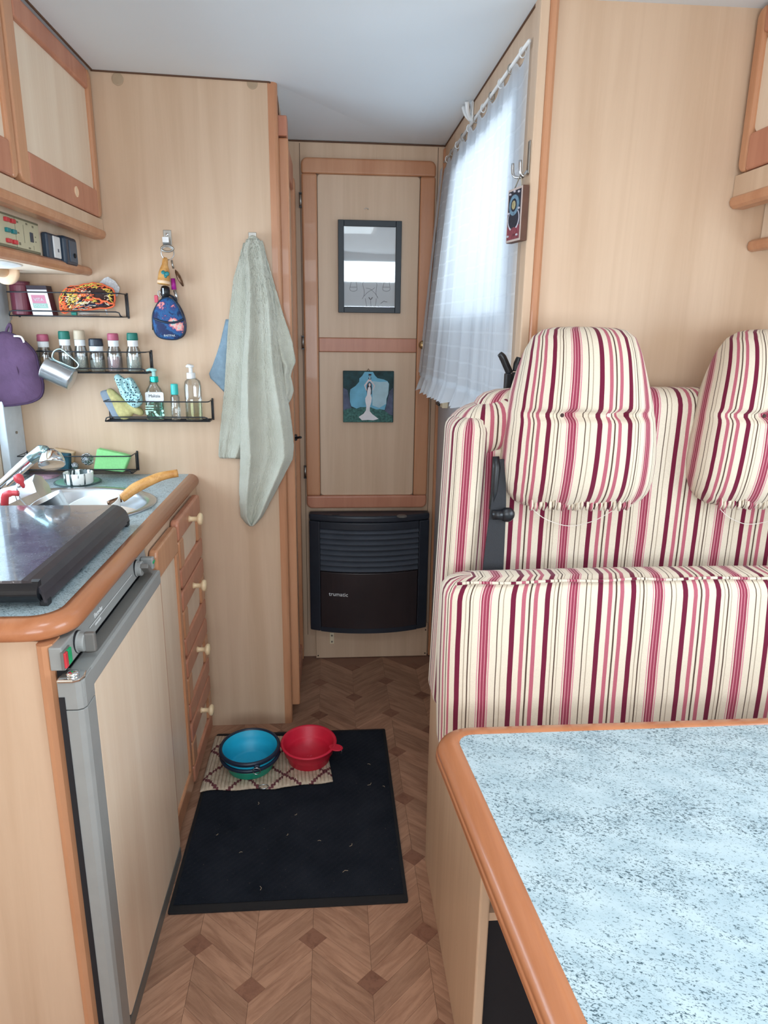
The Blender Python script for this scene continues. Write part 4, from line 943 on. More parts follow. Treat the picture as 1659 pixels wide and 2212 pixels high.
# canvas painting
a, b_, c_ = at(741, 801, Y=PYp-0.014), at(851, 804, Y=PYp-0.014), at(740, 912, Y=PYp-0.014)
cv = thing('canvas_painting', ((a.x+b_.x)/2, PYp-0.01, c_.z), 'square teal canvas painting of a figure in a white dress', 'painting')
x0_, x1_, z1_, z0_ = a.x, b_.x, a.z, c_.z; CY = PYp-0.017
cvs = B(x0_, x1_, CY, PYp-0.0005, z0_, z1_).build('canvas', 'paint_teal', cv, bevel=0.0015)
S_ = (x1_-x0_)/1220.0
def cpt(px, py): return (x0_+(px-225)*S_, z1_-(py-245)*S_)
lay = [0]
def patch(pts, mat, nm):
    lay[0] += 1; y = CY-0.0002*lay[0]; MB().prism([cpt(*p) for p in pts], 'Y', y, CY+0.001).build(nm, mat, cvs)
patch([(228, 640), (330, 700), (370, 900), (400, 1060), (430, 1130), (228, 1180)], 'paint_purple', 'tree_left')
patch([(1340, 720), (1425, 640), (1430, 1300), (1200, 1260), (1260, 1120)], 'paint_purple', 'tree_right')
patch([(228, 1180), (420, 1120), (560, 1150), (720, 1100), (870, 1110), (1030, 1150), (1200, 1170), (1420, 1320), (1420, 1460), (228, 1460)], 'paint_grass', 'grass')
sky = [(740, 265), (940, 265), (985, 345), (1050, 410), (1200, 440), (1290, 480), (1330, 540), (1315, 780), (1275, 900), (1270, 1020), (1230, 1170), (1110, 1150), (1030, 1160), (900, 1110), (770, 1100), (640, 1105), (550, 1140), (420, 1080), (390, 980), (385, 780), (400, 680), (520, 600), (610, 500), (615, 420), (680, 360)]
patch(sky, 'paint_sky', 'sky')
patch([(930, 480), (1100, 500), (1290, 490), (1325, 545), (1310, 780), (1270, 900), (1265, 1020), (1100, 1120), (930, 1060)], 'paint_pale', 'cloud')
patch([(830, 440), (855, 420), (880, 440), (995, 590), (940, 700), (925, 700), (965, 590), (870, 480), (845, 480), (760, 590), (800, 700), (780, 710), (728, 580)], 'paint_skin', 'arms')
patch([(795, 620), (815, 530), (855, 505), (900, 530), (915, 640), (912, 780), (890, 810), (800, 800), (790, 720)], 'paint_hair', 'hair')
patch([(835, 540), (860, 528), (885, 545), (884, 590), (858, 620), (838, 590)], 'paint_skin', 'face')
patch([(830, 620), (880, 620), (893, 700), (888, 800), (916, 880), (905, 980), (870, 1100), (870, 1200), (930, 1270), (1085, 1385), (960, 1420), (830, 1410), (680, 1420), (600, 1340), (720, 1260), (775, 1180), (785, 1080), (760, 960), (758, 890), (800, 810), (808, 700)], 'paint_dress', 'dress')
patch([(832, 312), (905, 312), (895, 350), (875, 375), (900, 405), (890, 440), (835, 440), (830, 405), (855, 375), (835, 350)], 'paint_hair', 'hourglass')
patch([(850, 350), (885, 350), (868, 375), (885, 405), (880, 425), (850, 425), (846, 405), (860, 375)], 'paint_pale', 'hourglass_glass')
MB().tube([((x0_+x1_)/2-0.006, PYp-0.004, z1_-0.002), ((x0_+x1_)/2, PYp-0.004, z1_+0.008), ((x0_+x1_)/2+0.006, PYp-0.004, z1_-0.002)], 0.0012, 6).build('hanging_loop', 'bronze', cv)

# ------------------------------------------------------------------ hooks on the wardrobe panel
def wall_hook(px, py, label):
    p = at(px, py, Y=WY); t_ = thing('wall_hook', (p.x, WY, p.z-0.05), label, 'hook')
    B(p.x-0.0115, p.x+0.0115, WY-0.002, WY-0.0002, p.z-0.040, p.z).build('plate', 'steel_dull', t_, bevel=0.001)
    pts = [(WY-0.001, p.z-0.034), (WY-0.0035, p.z-0.040), (WY-0.012, p.z-0.0475), (WY-0.022, p.z-0.046), (WY-0.028, p.z-0.036), (WY-0.030, p.z-0.022), (WY-0.0285, p.z-0.022), (WY-0.0262, p.z-0.036), (WY-0.021, p.z-0.0440), (WY-0.012, p.z-0.0455), (WY-0.0035, p.z-0.038)]
    MB().prism(pts, 'X', p.x-0.009, p.x+0.009).build('prong', 'steel', t_, smooth=False)
    MB().lathe([(0.0042, 0), (0.0042, 0.0015), (0.003, 0.0025), (0, 0.0025)], (p.x, WY-0.002, p.z-0.012), 14, Matrix.Rotation(PI/2, 4, 'X')).build('screw', 'chrome', t_, smooth=True)
    return p
hk1 = wall_hook(361, 497, 'steel wall hook carrying the key bunch'); hk2 = wall_hook(545, 502, 'steel wall hook carrying the towel')

# ------------------------------------------------------------------ towel
tw = thing('towel', (at(560, 1130, Y=2.15).x, 2.15, at(545, 1136, Y=2.15).z), 'pale sage green terry towel hanging from the wardrobe hook', 'towel')
def flap(name, rows, ybase, amp, waves, mat, phase=0.0, nu=36, nv=60, curl=0.0):
    """rows: (py, pxl, pxr) outline; folds run from the hook"""
    Y_ = [r[0] for r in rows]
    def fn(u, v):
        py = Y_[0]+(Y_[-1]-Y_[0])*v; l_ = float(np.interp(py, Y_, [r[1] for r in rows])); r_ = float(np.interp(py, Y_, [r[2] for r in rows]))
        spread = min(1, 0.25+v*1.2)
        f1 = 1-abs(math.sin(u*waves*PI+phase+0.35*math.sin(v*4)))**0.8; f2 = 1-abs(math.sin(u*waves*1.7*PI+2.1*phase+0.8*v))
        y = ybase-amp*spread*(0.8*f1+0.2*f2)-0.006*math.sin(PI*u)+curl*v+0.0011*random.uniform(-1, 1)
        q = at(l_+(r_-l_)*u, py, Y=y); return (q.x, y, q.z)
    return MB().grid(fn, nu, nv).build(name, mat, tw, smooth=True, solid=0.005)
flap('back_flap', [(525, 527, 560), (600, 505, 580), (700, 493, 600), (850, 484, 600), (950, 474, 560), (985, 473, 540), (990, 476, 530)], 2.170, 0.016, 1.7, 'terry', 0.4, 60, 100)
flap('denim_corner', [(690, 489, 500), (740, 477, 498), (790, 460, 496), (812, 450, 494), (830, 470, 493), (846, 485, 492)], 2.1765, 0.002, 1, 'denim', 0, 8, 16)
flap('side_fold', [(520, 548, 566), (600, 560, 588), (680, 572, 612), (740, 580, 632), (778, 590, 638), (786, 600, 637), (790, 606, 634), (812, 606, 628), (845, 606, 634), (862, 606, 628), (880, 606, 616)], 2.158, 0.010, 1.4, 'terry', 1.0, 24, 70)
flap('front_flap', [(517, 534, 558), (540, 526, 570), (600, 532, 582), (660, 532, 594), (720, 530, 600), (800, 524, 610), (900, 520, 628), (960, 520, 634), (990, 520, 632), (1040, 518, 606), (1085, 518, 582), (1115, 521, 566), (1130, 532, 553), (1136, 541, 545)], 2.150, 0.034, 1.55, 'terry', 2.2, 90, 150)
p = hk2
MB().tube(smooth_path([(p.x-0.012, 2.168, p.z-0.030), (p.x, 2.155, p.z-0.018), (p.x+0.012, 2.160, p.z-0.022), (p.x+0.020, 2.164, p.z-0.034)], 5), 0.007, 8).build('gathered_top', 'terry', tw, smooth=True)

# ------------------------------------------------------------------ key bunch
kb_ = thing('key_bunch', (hk1.x, 2.14, at(365, 733, Y=2.13).z), 'key bunch with bell, shell and small floral backpack pouch on the wall hook', 'keys')
KY = WY-0.024
def kp_(px, py, dy=0.0): q = at(300+px/7.9, 480+py/7.9, Y=KY+dy); return q
cen = kp_(490, 530); rr = 0.018
MB().tube([(cen.x+rr*math.cos(2*PI*k/24), KY+0.002*math.sin(4*PI*k/24), cen.z+rr*math.sin(2*PI*k/24)) for k in range(24)], 0.0014, 8, closed=True).build('key_ring', 'steel', kb_, smooth=True)
c2 = kp_(485, 450, -0.004)
MB().tube([(c2.x+0.0165*math.cos(2*PI*k/24), c2.y, c2.z+0.008*math.sin(2*PI*k/24)) for k in range(24)], 0.0028, 8, closed=True).build('carabiner', 'steel_dull', kb_, smooth=True)
ba, bbm = kp_(450, 640, -0.006), kp_(420, 1060, -0.010)
axb = (bbm-ba).normalized(); qb = axb.to_track_quat('Z', 'Y').to_matrix().to_4x4(); Lb = (bbm-ba).length
bl = MB().lathe([(0.005, -0.006), (0.0075, 0.0), (0.0085, 0.12*Lb), (0.0085, 0.2*Lb), (0.0125, 0.36*Lb), (0.0160, 0.55*Lb), (0.0172, 0.75*Lb), (0.0175, 0.90*Lb), (0.0175, Lb), (0.015, Lb+0.001), (0.012, Lb-0.006), (0.0, Lb-0.006)], ba, 28, qb).build('bell', 'handle_wood', kb_, smooth=True)
MB().lathe([(0.0176, 0.86*Lb), (0.0186, 0.88*Lb), (0.0186, 0.96*Lb), (0.0172, 0.98*Lb)], ba, 28, qb, cap=False).build('bell_rim', 'dowel_pale', bl, smooth=True)
for (bx0, by0, bs) in ((415, 860, 0.0062), (480, 880, 0.0066), (450, 920, 0.0055)):
    q = kp_(bx0, by0, -0.0235); MB().lathe([(0, 0.0), (bs, 0.0), (bs*0.8, 0.0015), (0, 0.002)], q, 14, Matrix.Rotation(PI/2, 4, 'X')).build('painted_flower', 'teal_dark', bl, smooth=True)
sa, sb_ = kp_(620, 810), kp_(760, 1100)
axs = (sb_-sa); qs = axs.normalized().to_track_quat('Z', 'Y').to_matrix().to_4x4(); Ls = axs.length
MB().lathe([(0.002, 0), (0.010, 0.15*Ls), (0.0135, 0.4*Ls), (0.012, 0.7*Ls), (0.006, 0.95*Ls), (0, Ls)], sa, 18, qs, sx=0.9, sy=0.45).build('shell', 'bronze', kb_, smooth=True)
MB().tube([kp_(560, 650), kp_(570, 720), kp_(590, 790)], 0.003, 8).build('chain', 'steel_dull', kb_, smooth=True)
q = kp_(600, 1060, 0.004); MB().tube([kp_(580, 960, 0.004), kp_(600, 1150, 0.004)], [0.006, 0.0075], 12).build('tag_sleeve', 'magenta', kb_, smooth=True)
MB().tube([kp_(610, 1160, 0.002), kp_(640, 1260, 0.002), kp_(655, 1340, 0.002)], [0.0052, 0.004, 0.002], 10).build('zip_clasp', 'steel', kb_, smooth=True)
dk = MB().tube([kp_(450, 1120, -0.002), kp_(450, 1165, -0.006), kp_(450, 1240, -0.006), kp_(455, 1270, 0)], [0.012, 0.0135, 0.0135, 0.008], 20).build('key_fob', 'black_plastic', kb_, smooth=True)
B(kp_(440, 1200).x-0.0015, kp_(440, 1200).x+0.0025, KY-0.0205, KY-0.0198, kp_(440, 1230).z, kp_(440, 1130).z).build('fob_print', 'paper', dk)
q = kp_(350, 1220, 0.0); MB().tube([(q.x+0.004*math.cos(2*PI*k/16), q.y, q.z+0.008*math.sin(2*PI*k/16)) for k in range(16)], 0.0012, 6, closed=True).build('small_ring', 'steel', kb_, smooth=True)
q = kp_(300, 1300, 0.004); cf = B(q.x-0.006, q.x+0.005, q.y-0.003, q.y+0.003, q.z-0.012, q.z+0.009).build('tag', 'coral', kb_, bevel=0.002)
# backpack pouch
out = [(270, 1520), (330, 1400), (400, 1320), (490, 1285), (580, 1310), (650, 1380), (720, 1500), (765, 1620), (790, 1760), (780, 1880), (730, 1960), (640, 2000), (480, 1995), (360, 1960), (290, 1880), (255, 1740), (250, 1620)]
def poly_pillow(name, outpx, y0_, y1_, mat, parent, puff=0.010, kk=5):
    P = [kp_(*o) for o in outpx]; P = smooth_path([(q.x, 0, q.z) for q in P], 3, True); c = sum(P, Vector())/len(P); n = len(P); vs = []; fs = []
    rows = [(1.0, y1_), (1.0, y0_)] + [(1-(k/kk)**1.6*0.98, y0_-puff*math.sin(PI/2*k/kk)) for k in range(1, kk+1)]
    for (s_, y) in rows:
        for q in P: v_ = c+(q-c)*s_; vs.append((v_.x, y, v_.z))
    for j in range(len(rows)-1):
        for i in range(n): fs.append((j*n+i, j*n+(i+1) % n, (j+1)*n+(i+1) % n, (j+1)*n+i))
    fs += [tuple(range(n)), tuple((len(rows)-1)*n+i for i in range(n))]
    return MB().add(vs, fs).build(name, mat, parent, smooth=True), P
pb, PP = poly_pillow('pouch', out, KY-0.012, WY-0.003, 'pouch_print', kb_, 0.010)
MB().tube([(q.x, KY-0.012, q.z) for q in PP], 0.0022, 6, closed=True).build('pouch_piping', 'silicone_navy', pb, smooth=True)
MB().tube(smooth_path([kp_(258, 1640, -0.0135), kp_(380, 1690, -0.021), kp_(520, 1715, -0.0235), kp_(660, 1700, -0.021), kp_(770, 1650, -0.0135)], 5), 0.0035, 6).build('zip', 'silicone_navy', pb, smooth=True)
MB().tube([kp_(240, 1690, -0.012), kp_(232, 1760, -0.013), kp_(238, 1840, -0.013)], 0.0016, 6).build('zip_puller', 'black_plastic', pb, smooth=True)
text('lettering', 'EASTPAK', 0.0082, 'paper', pb, frame_m(kp_(525, 1935, -0.0205), (1, 0, 0), (0, -0.25, 1)), 0.0006)
MB().tube(smooth_path([kp_(400, 1310, -0.004), kp_(420, 1255, -0.002), kp_(500, 1240, 0), kp_(600, 1290, -0.002), kp_(650, 1370, -0.006)], 4), 0.003, 6).build('strap', 'silicone_navy', pb, smooth=True)

# ------------------------------------------------------------------ wire racks on the wardrobe panel
def rack(px0, px1, pyt, pyb, label, depth=0.075, yw=WY, nb=4):
    yf = yw-depth; a = at(px0, pyt, Y=yf); b = at(px1, pyt, Y=yf); c = at(px0, pyb, Y=yf); d = at(px1, pyb, Y=yf)
    xa, xb = a.x, b.x; zt_ = (a.z+b.z)/2; zb_ = (c.z+d.z)/2
    t_ = thing('wire_rack', ((xa+xb)/2, yw-depth/2, zb_), label, 'rack', 'wire racks on the wardrobe panel'); r = 0.0018
    MB().tube([(xa, yw-0.003, zt_), (xa, yf+0.008, zt_), (xa+0.003, yf+0.002, zt_), (xa+0.010, yf, zt_), (xb-0.010, yf, zt_), (xb-0.003, yf+0.002, zt_), (xb, yf+0.008, zt_), (xb, yw-0.003, zt_)], r, 8).build('top_rail', 'wire_black', t_, smooth=True)
    MB().tube([(xa, yw-0.003, zb_), (xa, yf+0.008, zb_), (xa+0.003, yf, zb_+0.003), (xa+0.006, yf, zb_+0.011), (xa+0.014, yf, zb_+0.0135), (xb-0.014, yf, zb_+0.0135), (xb-0.006, yf, zb_+0.011), (xb-0.003, yf, zb_+0.003), (xb, yf+0.008, zb_), (xb, yw-0.003, zb_)], r, 8).build('front_rail', 'wire_black', t_, smooth=True)
    for i in range(nb):
        y = yf+0.006+(depth-0.014)*i/(nb-1); MB().tube([(xa, y, zb_), (xb, y, zb_)], r*0.85, 6).build('base_wire', 'wire_black', t_, smooth=True)
    for x in (xa, xb):
        B(x-0.003, x+0.003, yw-0.003, yw-0.0003, zb_-0.004, zt_+0.004).build('bracket', 'wire_black', t_, bevel=0.001)
        MB().tube([(x, yw-0.02, zb_), (x, yw-0.02, zt_)], r, 6).build('end_wire', 'wire_black', t_, smooth=True)
    return xa, xb, zt_, zb_+0.0022
R1 = rack(12, 258, 632, 683, 'uppermost black wire rack holding the tea box and crochet work')
R2 = rack(76, 313, 760, 806, 'middle black wire rack filled with spice jars')
R3 = rack(222, 450, 868, 911, 'lower black wire rack with soap dispensers and cloths')
R4 = rack(35, 282, 986, 1024, 'lowest black wire rack with sponges just above the worktop')
RYc = WY-0.040
def jar(px, pyt, rbody, rcap, hcap, capmat, fill, label, zb_, pneck=0.62, group='spice jars in the middle rack', capn=24, lab=True, tall=1.0):
    q = at(px, pyt, Y=RYc); H_ = q.z-zb_; x = q.x
    t_ = thing('spice_jar', (x, RYc, zb_), label, 'jar', group); hb = H_-hcap
    MB().lathe([(0.0, 0.0), (rbody*0.92, 0.0), (rbody, 0.004), (rbody, hb*0.55), (rbody*0.97, hb*0.62), (rcap*0.9, hb*0.80), (rcap*0.88, hb), (rcap*0.84, hb), (rcap*0.85, hb*0.80), (rbody*0.93, hb*0.60), (rbody*0.94, 0.005), (0, 0.004)], (x, RYc, zb_), 24).build('glass', 'jar_glass', t_, smooth=True)
    MB().lathe([(0.0, 0.0045), (rbody*0.92, 0.0045), (rbody*0.92, hb*0.46), (0, hb*0.47)], (x, RYc, zb_), 20).build('contents', fill, t_, smooth=False)
    MB().lathe([(rcap*0.96, hb-0.001), (rcap, hb+0.001), (rcap*0.95, H_-0.003), (rcap*0.86, H_), (0, H_)], (x, RYc, zb_), capn).build('cap', capmat, t_, smooth=False, bevel=0.0008)
    if lab: MB().lathe([(rcap*0.915, hb*0.80), (rcap*0.915, hb*0.985)], (x, RYc, zb_), 24, cap=False).build('label_band', 'label_white', t_, smooth=True)
    return t_
z2 = R2[3]
jar(91, 722, 0.0205, 0.0165, 0.019, 'cap_pink', 'spice_tan', 'pink-capped spice jar with tan powder beside the purple pot holder', z2)
jar(137, 715, 0.0205, 0.0160, 0.022, 'cap_green', 'spice_dark', 'green-capped spice jar behind the hanging steel mug', z2)
jar(170, 713, 0.0185, 0.0160, 0.026, 'cap_tan', 'spice_grey', 'spice jar with beige metallic cap', z2)
jar(206, 731, 0.0215, 0.0205, 0.021, 'cap_black', 'spice_grey', 'wide straight spice jar with glossy black cap', z2)
jar(243, 720, 0.0215, 0.0160, 0.019, 'cap_pink', 'spice_pink', 'pink-capped spice jar with pink salt', z2)
jar(285, 719, 0.0215, 0.0160, 0.020, 'cap_green', 'spice_grey', 'green-capped spice jar at the right end of the middle rack', z2)
# top rack: maroon jar, tea box, crochet pouch, lace cloth, small vials
z1_ = R1[3]
q = at(42, 612, Y=RYc); mj = thing('maroon_jar', (q.x, RYc, z1_), 'dark maroon cylindrical jar in the uppermost rack', 'jar')
MB().lathe([(0, 0), (0.026, 0), (0.0275, 0.002), (0.0275, q.z-z1_-0.006), (0.026, q.z-z1_-0.004), (0.026, q.z-z1_), (0, q.z-z1_)], (q.x, RYc, z1_), 28).build('body', 'jar_maroon', mj, smooth=False)
MB().lathe([(0.0262, 0), (0.0268, 0.004), (0.0262, 0.005), (0, 0.005)], (q.x, RYc, q.z), 28).build('lid', 'box_maroon', mj)
q0, q1 = at(57, 678, Y=RYc-0.020), at(112, 614, Y=RYc-0.020)
tb = thing('tea_box', ((q0.x+q1.x)/2, RYc, z1_), 'small white and maroon tea box leaning in the uppermost rack', 'box')
bw = 0.0275; bh = q1.z-z1_-0.004; lean = 0.012
def tbx(x, y, z): return ((q0.x+q1.x)/2+0.003+x-lean*(z/bh-0.3), RYc+y, z1_+z)
def tbox(name, x0_, x1_, y0_, y1_, za, zb2, mat, par):
    vs = [tbx(x, y, z) for x in (x0_, x1_) for y in (y0_, y1_) for z in (za, zb2)]
    return MB().add(vs, [(0, 1, 3, 2), (4, 6, 7, 5), (0, 4, 5, 1), (2, 3, 7, 6), (0, 2, 6, 4), (1, 5, 7, 3)]).build(name, mat, par)
bxx = tbox('carton', -bw, bw, -0.020, 0.020, 0.0, bh*0.86, 'box_maroon', tb)
tbox('front_print', -bw+0.0002, bw-0.0005, -0.0206, -0.020, 0.0, bh*0.86, 'box_white', bxx); tbox('side_print', bw, bw+0.0006, -0.018, 0.006, 0.01, bh*0.8, 'box_maroon', bxx)
tbox('top_band', -bw, bw, -0.0202, 0.020, bh*0.865, bh, 'box_dark', tb)
tbox('label_patch', -bw*0.72, bw*0.66, -0.0212, -0.0206, bh*0.30, bh*0.68, 'box_pink', bxx); tbox('label_patch', -bw*0.74, bw*0.72, -0.0213, -0.0206, bh*0.24, bh*0.40, 'box_green', bxx)
text('lettering', 'VITA', 0.0125, 'paper', bxx, frame_m(tbx(-0.001, -0.0216, bh*0.52), (1, 0, 0), (-lean/bh, 0, 1)), 0.0003); text('lettering', 'DULCE', 0.0105, 'paper', bxx, frame_m(tbx(-0.001, -0.0218, bh*0.32), (1, 0, 0), (-lean/bh, 0, 1)), 0.0003)
random.seed(21)
cr = thing('crochet_pouch', (at(195, 660, Y=RYc).x, RYc, z1_), 'multicoloured crochet pouch in orange, yellow and brown yarn', 'pouch')
coutl = [(135, 640), (150, 622), (175, 618), (205, 612), (232, 618), (250, 630), (250, 655), (244, 664), (205, 668), (160, 672), (140, 676), (134, 660)]
cc = [at(x, y, Y=RYc) for x, y in coutl]; cm = sum(cc, Vector())/len(cc)
P = smooth_path([(c.x, 0, c.z) for c in cc], 3, True); n = len(P); vs = []; fs = []
for (s_, y) in ((0.80, RYc+0.022), (0.93, RYc+0.01), (0.95, RYc-0.008), (0.8, RYc-0.022), (0.4, RYc-0.028)):
    for q in P: v_ = Vector((cm.x, 0, cm.z))+(q-Vector((cm.x, 0, cm.z)))*s_; vs.append((v_.x, y, max(v_.z, z1_)))
for j in range(4):
    for i in range(n): fs.append((j*n+i, j*n+(i+1) % n, (j+1)*n+(i+1) % n, (j+1)*n+i))
fs += [tuple(range(n)), tuple(4*n+i for i in range(n))]
cbody = MB().add(vs, fs).build('body', 'yarn_brown', cr, smooth=True)
def yarn_pt(u, v):
    a_ = u*2*PI; q = P[int(u*n) % n]; s_ = v; v_ = Vector((cm.x, 0, cm.z))+(q-Vector((cm.x, 0, cm.z)))*s_
    y = RYc-0.030+0.022*max(0, s_-0.35)**1.5*1.3
    return Vector((v_.x, y, max(v_.z, z1_+0.001)))
for nm, cnt, r in (('orange', 26, 0.0020), ('yellow', 24, 0.0018), ('ivory', 20, 0.0016), ('brown', 8, 0.0018), ('navy', 10, 0.0018)):
    mb = MB()
    for k in range(cnt):
        u0, v0 = random.random(), 0.15+0.85*random.random(); pts = []
        for s_ in range(10): pts.append(yarn_pt((u0+0.014*s_) % 1.0, min(1.02, v0+0.09*math.sin(s_*1.9+k)))+Vector((0, -0.002*random.random(), 0)))
        mb.tube(pts, r, 5)
    if nm == 'orange':
        mb.tube([yarn_pt(k/40, 1.0)+Vector((0.0008*math.sin(k*2.4), 0, 0.0012*math.cos(k*2.4))) for k in range(40)], 0.0026, 6, closed=True)
        mb.tube([at(170+78*k/14, 632+26*k/14+1.5*math.sin(k*2.2), Y=RYc-0.030) for k in range(15)], 0.0028, 6)
    tag(mb.build('yarn_'+nm, 'yarn_'+nm, cr, smooth=True), kind='stuff')
q = [at(x, y, Y=RYc+0.012) for x, y in ((203, 618), (222, 600), (230, 597), (245, 606), (256, 622), (250, 640), (225, 640))]
lc = thing('lace_cloth', (q[2].x, RYc+0.012, z1_), 'white lace cloth sticking up behind the crochet pouch', 'cloth')
MB().prism([(v.x, v.z) for v in q]+[(q[-1].x, z1_+0.002)], 'Y', RYc+0.024, RYc+0.029).build('cloth', 'lace', lc, bevel=0.001)
for (px0, px1, mt, lb) in ((155, 166, 'cap_green', 'small vial with green cap lying under the crochet pouch'), (172, 214, 'jar_glass', 'clear glass vial lying in the uppermost rack')):
    q0, q1 = at(px0, 676, Y=RYc-0.026), at(px1, 676, Y=RYc-0.026)
    MB().tube([(q0.x, RYc-0.026, z1_+0.0065), (q1.x, RYc-0.026, z1_+0.0065)], 0.006, 14).build('vial', mt, None, smooth=False, label=lb, cat='vial')
# lower rack: cloths and dispensers
z3 = R3[3]
def cloth_roll(name, pts, th, yc, wd, mat, label, cat, waves=3, amp=0.004):
    """a folded cloth standing in the rack: outline polygon with a rippled front"""
    Q = smooth_path([(at(x, y, Y=yc).x, 0, at(x, y, Y=yc).z) for x, y in pts], 3, True); n = len(Q); c = sum(Q, Vector())/n; vs = []; fs = []
    rows = [(0.85, yc+wd/2), (1, yc+wd*0.25), (1, yc-wd*0.2), (0.86, yc-wd*0.42), (0.55, yc-wd*0.5), (0.2, yc-wd*0.5)]
    for j, (s_, y) in enumerate(rows):
        for i, q in enumerate(Q):
            v_ = c+(q-c)*s_; vs.append((v_.x, y-(amp*math.sin((v_.x+v_.z)*waves*90) if 2 <= j else 0), max(v_.z, z3+0.0005)))
    for j in range(len(rows)-1):
        for i in range(n): fs.append((j*n+i, j*n+(i+1) % n, (j+1)*n+(i+1) % n, (j+1)*n+i))
    fs += [tuple(range(n)), tuple((len(rows)-1)*n+i for i in range(n))]
    return MB().add(vs, fs).build(name, mat, None, smooth=True, label=label, cat=cat)
cloth_roll('sponge_cloth', [(217, 850), (225, 843), (236, 846), (250, 870), (270, 902), (268, 908), (250, 908), (232, 880)], 0, RYc+0.022, 0.012, 'sponge_grey', 'grey-blue sponge cloth behind the yellow one in the lower rack', 'cloth', 1, 0.0)
cloth_roll('yellow_cloth', [(232, 845), (240, 840), (255, 852), (275, 868), (300, 880), (310, 890), (305, 898), (290, 893), (280, 903), (262, 905), (248, 880)], 0, RYc-0.004, 0.026, 'cloth_yellow', 'crumpled yellow-green cloth in the lower rack', 'cloth', 2, 0.003)
dc = cloth_roll('dotted_cloth', [(249, 818), (254, 808), (268, 818), (282, 816), (294, 832), (306, 858), (305, 874), (294, 880), (278, 872), (262, 850)], 0, RYc-0.014, 0.034, 'cloth_dotted', 'folded pale aqua cloth with dark dots in the lower rack', 'cloth', 2, 0.004)
ORG[dc.name] = dc.location.copy()
for (a, b_, c_, d_) in (((256, 822), (264, 842), (280, 858), (298, 866)), ((268, 822), (274, 842), (288, 856), (302, 860)), ((282, 820), (286, 838), (294, 850), (303, 854))):
    MB().tube(smooth_path([at(*q, Y=RYc-0.036) for q in (a, b_, c_, d_)], 5), 0.0042, 8).build('fold', 'cloth_dotted', dc, smooth=True)
def pump(t_, x, y, z, colr, head, s=1.0, turn=-1):
    c_ = MB().lathe([(0.013*s, 0), (0.0135*s, 0.002), (0.0135*s, 0.018*s), (0.012*s, 0.019*s), (0, 0.019*s)], (x, y, z), 24).build('collar', colr, t_, smooth=False, bevel=0.0008)
    MB().lathe([(0.006*s, 0.019*s), (0.006*s, 0.034*s), (0, 0.034*s)], (x, y, z), 16).build('stem', head, c_, smooth=False)
    zt_ = z+0.034*s
    mb = MB().lathe([(0.007*s, 0), (0.0105*s, 0.003*s), (0.010*s, 0.007*s), (0.006*s, 0.0095*s), (0, 0.0095*s)], (x, y, zt_), 18); mb.build('pump_head', head, c_, smooth=True)
    MB().tube([(x, y, zt_+0.006*s), (x+turn*0.012*s, y-0.003, zt_+0.0065*s), (x+turn*0.021*s, y-0.005, zt_+0.003*s)], [0.0055*s, 0.0048*s, 0.0035*s], 10).build('spout', head, c_, smooth=True)
q = at(333, 850, Y=RYc); qt = at(333, 823, Y=RYc)
sd = thing('soap_dispenser', (q.x, RYc, z3), 'clear green pump soap dispenser with white label in the lower rack', 'dispenser')
hN = qt.z-z3; W_ = 0.0255
def flat_bottle(prof, x, y, z, n=32, k=3.2, sy=0.75): # superellipse rings
    mb = MB(); vs = []; fs = []
    for (r, zz) in prof:
        for i in range(n):
            a_ = 2*PI*i/n; c_, s_ = math.cos(a_), math.sin(a_); kk_ = k if r > 0.017 else 2
            rad = r/((abs(c_)**kk_+abs(s_)**kk_)**(1/kk_)); vs.append((x+rad*c_, y+rad*s_*(sy if r > 0.017 else 1), z+zz))
    for j in range(len(prof)-1):
        for i in range(n): fs.append((j*n+i, j*n+(i+1) % n, (j+1)*n+(i+1) % n, (j+1)*n+i))
    fs += [tuple(range(n)), tuple((len(prof)-1)*n+i for i in range(n))]
    return mb.add(vs, fs)
bt = flat_bottle([(0.024, 0), (W_, 0.003), (W_, hN*0.55), (0.0245, hN*0.68), (0.020, hN*0.80), (0.0125, hN*0.90), (0.0115, hN)], q.x, RYc, z3).build('bottle', 'bottle_clear', sd, smooth=True)
flat_bottle([(0.0232, 0.002), (0.0238, 0.004), (0.0238, hN*0.42)], q.x, RYc, z3+0.001).build('soap', 'soap_green', sd, smooth=False)
pump(sd, qt.x, RYc, qt.z-0.0195+0.016, 'aqua_metal', 'aqua_pale', 0.92)
yl = RYc-W_*0.75-0.0006
a, b_ = at(313, 847, Y=yl), at(354, 867, Y=yl)
lb_ = MB().prism(rrect(a.x, b_.x, b_.z, a.z, 0.005), 'Y', yl-0.0006, yl+0.0004).build('label_patch', 'label_white', bt)
text('lettering', 'Malizia', 0.0125, 'frame_black', lb_, frame_m(((a.x+b_.x)/2, yl-0.001, (a.z+b_.z)/2+0.002), (1, 0, 0), (0, 0, 1)), 0.0003)
random.seed(5)
for k in range(9):
    px, py = 317+38*random.random(), 886+16*random.random(); v_ = at(px, py, Y=yl)
    MB().lathe([(0, 0), (0.004, 0), (0.003, 0.0006), (0, 0.0008)], v_, 8, Matrix.Rotation(PI/2, 4, 'X')).build('printed_flower', 'leaf_print', bt)
for py in (876, 881, 886): 
    a, b_ = at(314, py, Y=yl), at(332, py+2, Y=yl); B(a.x, b_.x, yl-0.0004, yl+0.0004, b_.z, a.z).build('printed_text', 'leaf_print', bt)
q = at(376, 829, Y=RYc); sm = thing('small_bottle', (q.x, RYc, z3), 'small clear bottle with turquoise flip cap in the lower rack', 'bottle'); hN = q.z-z3
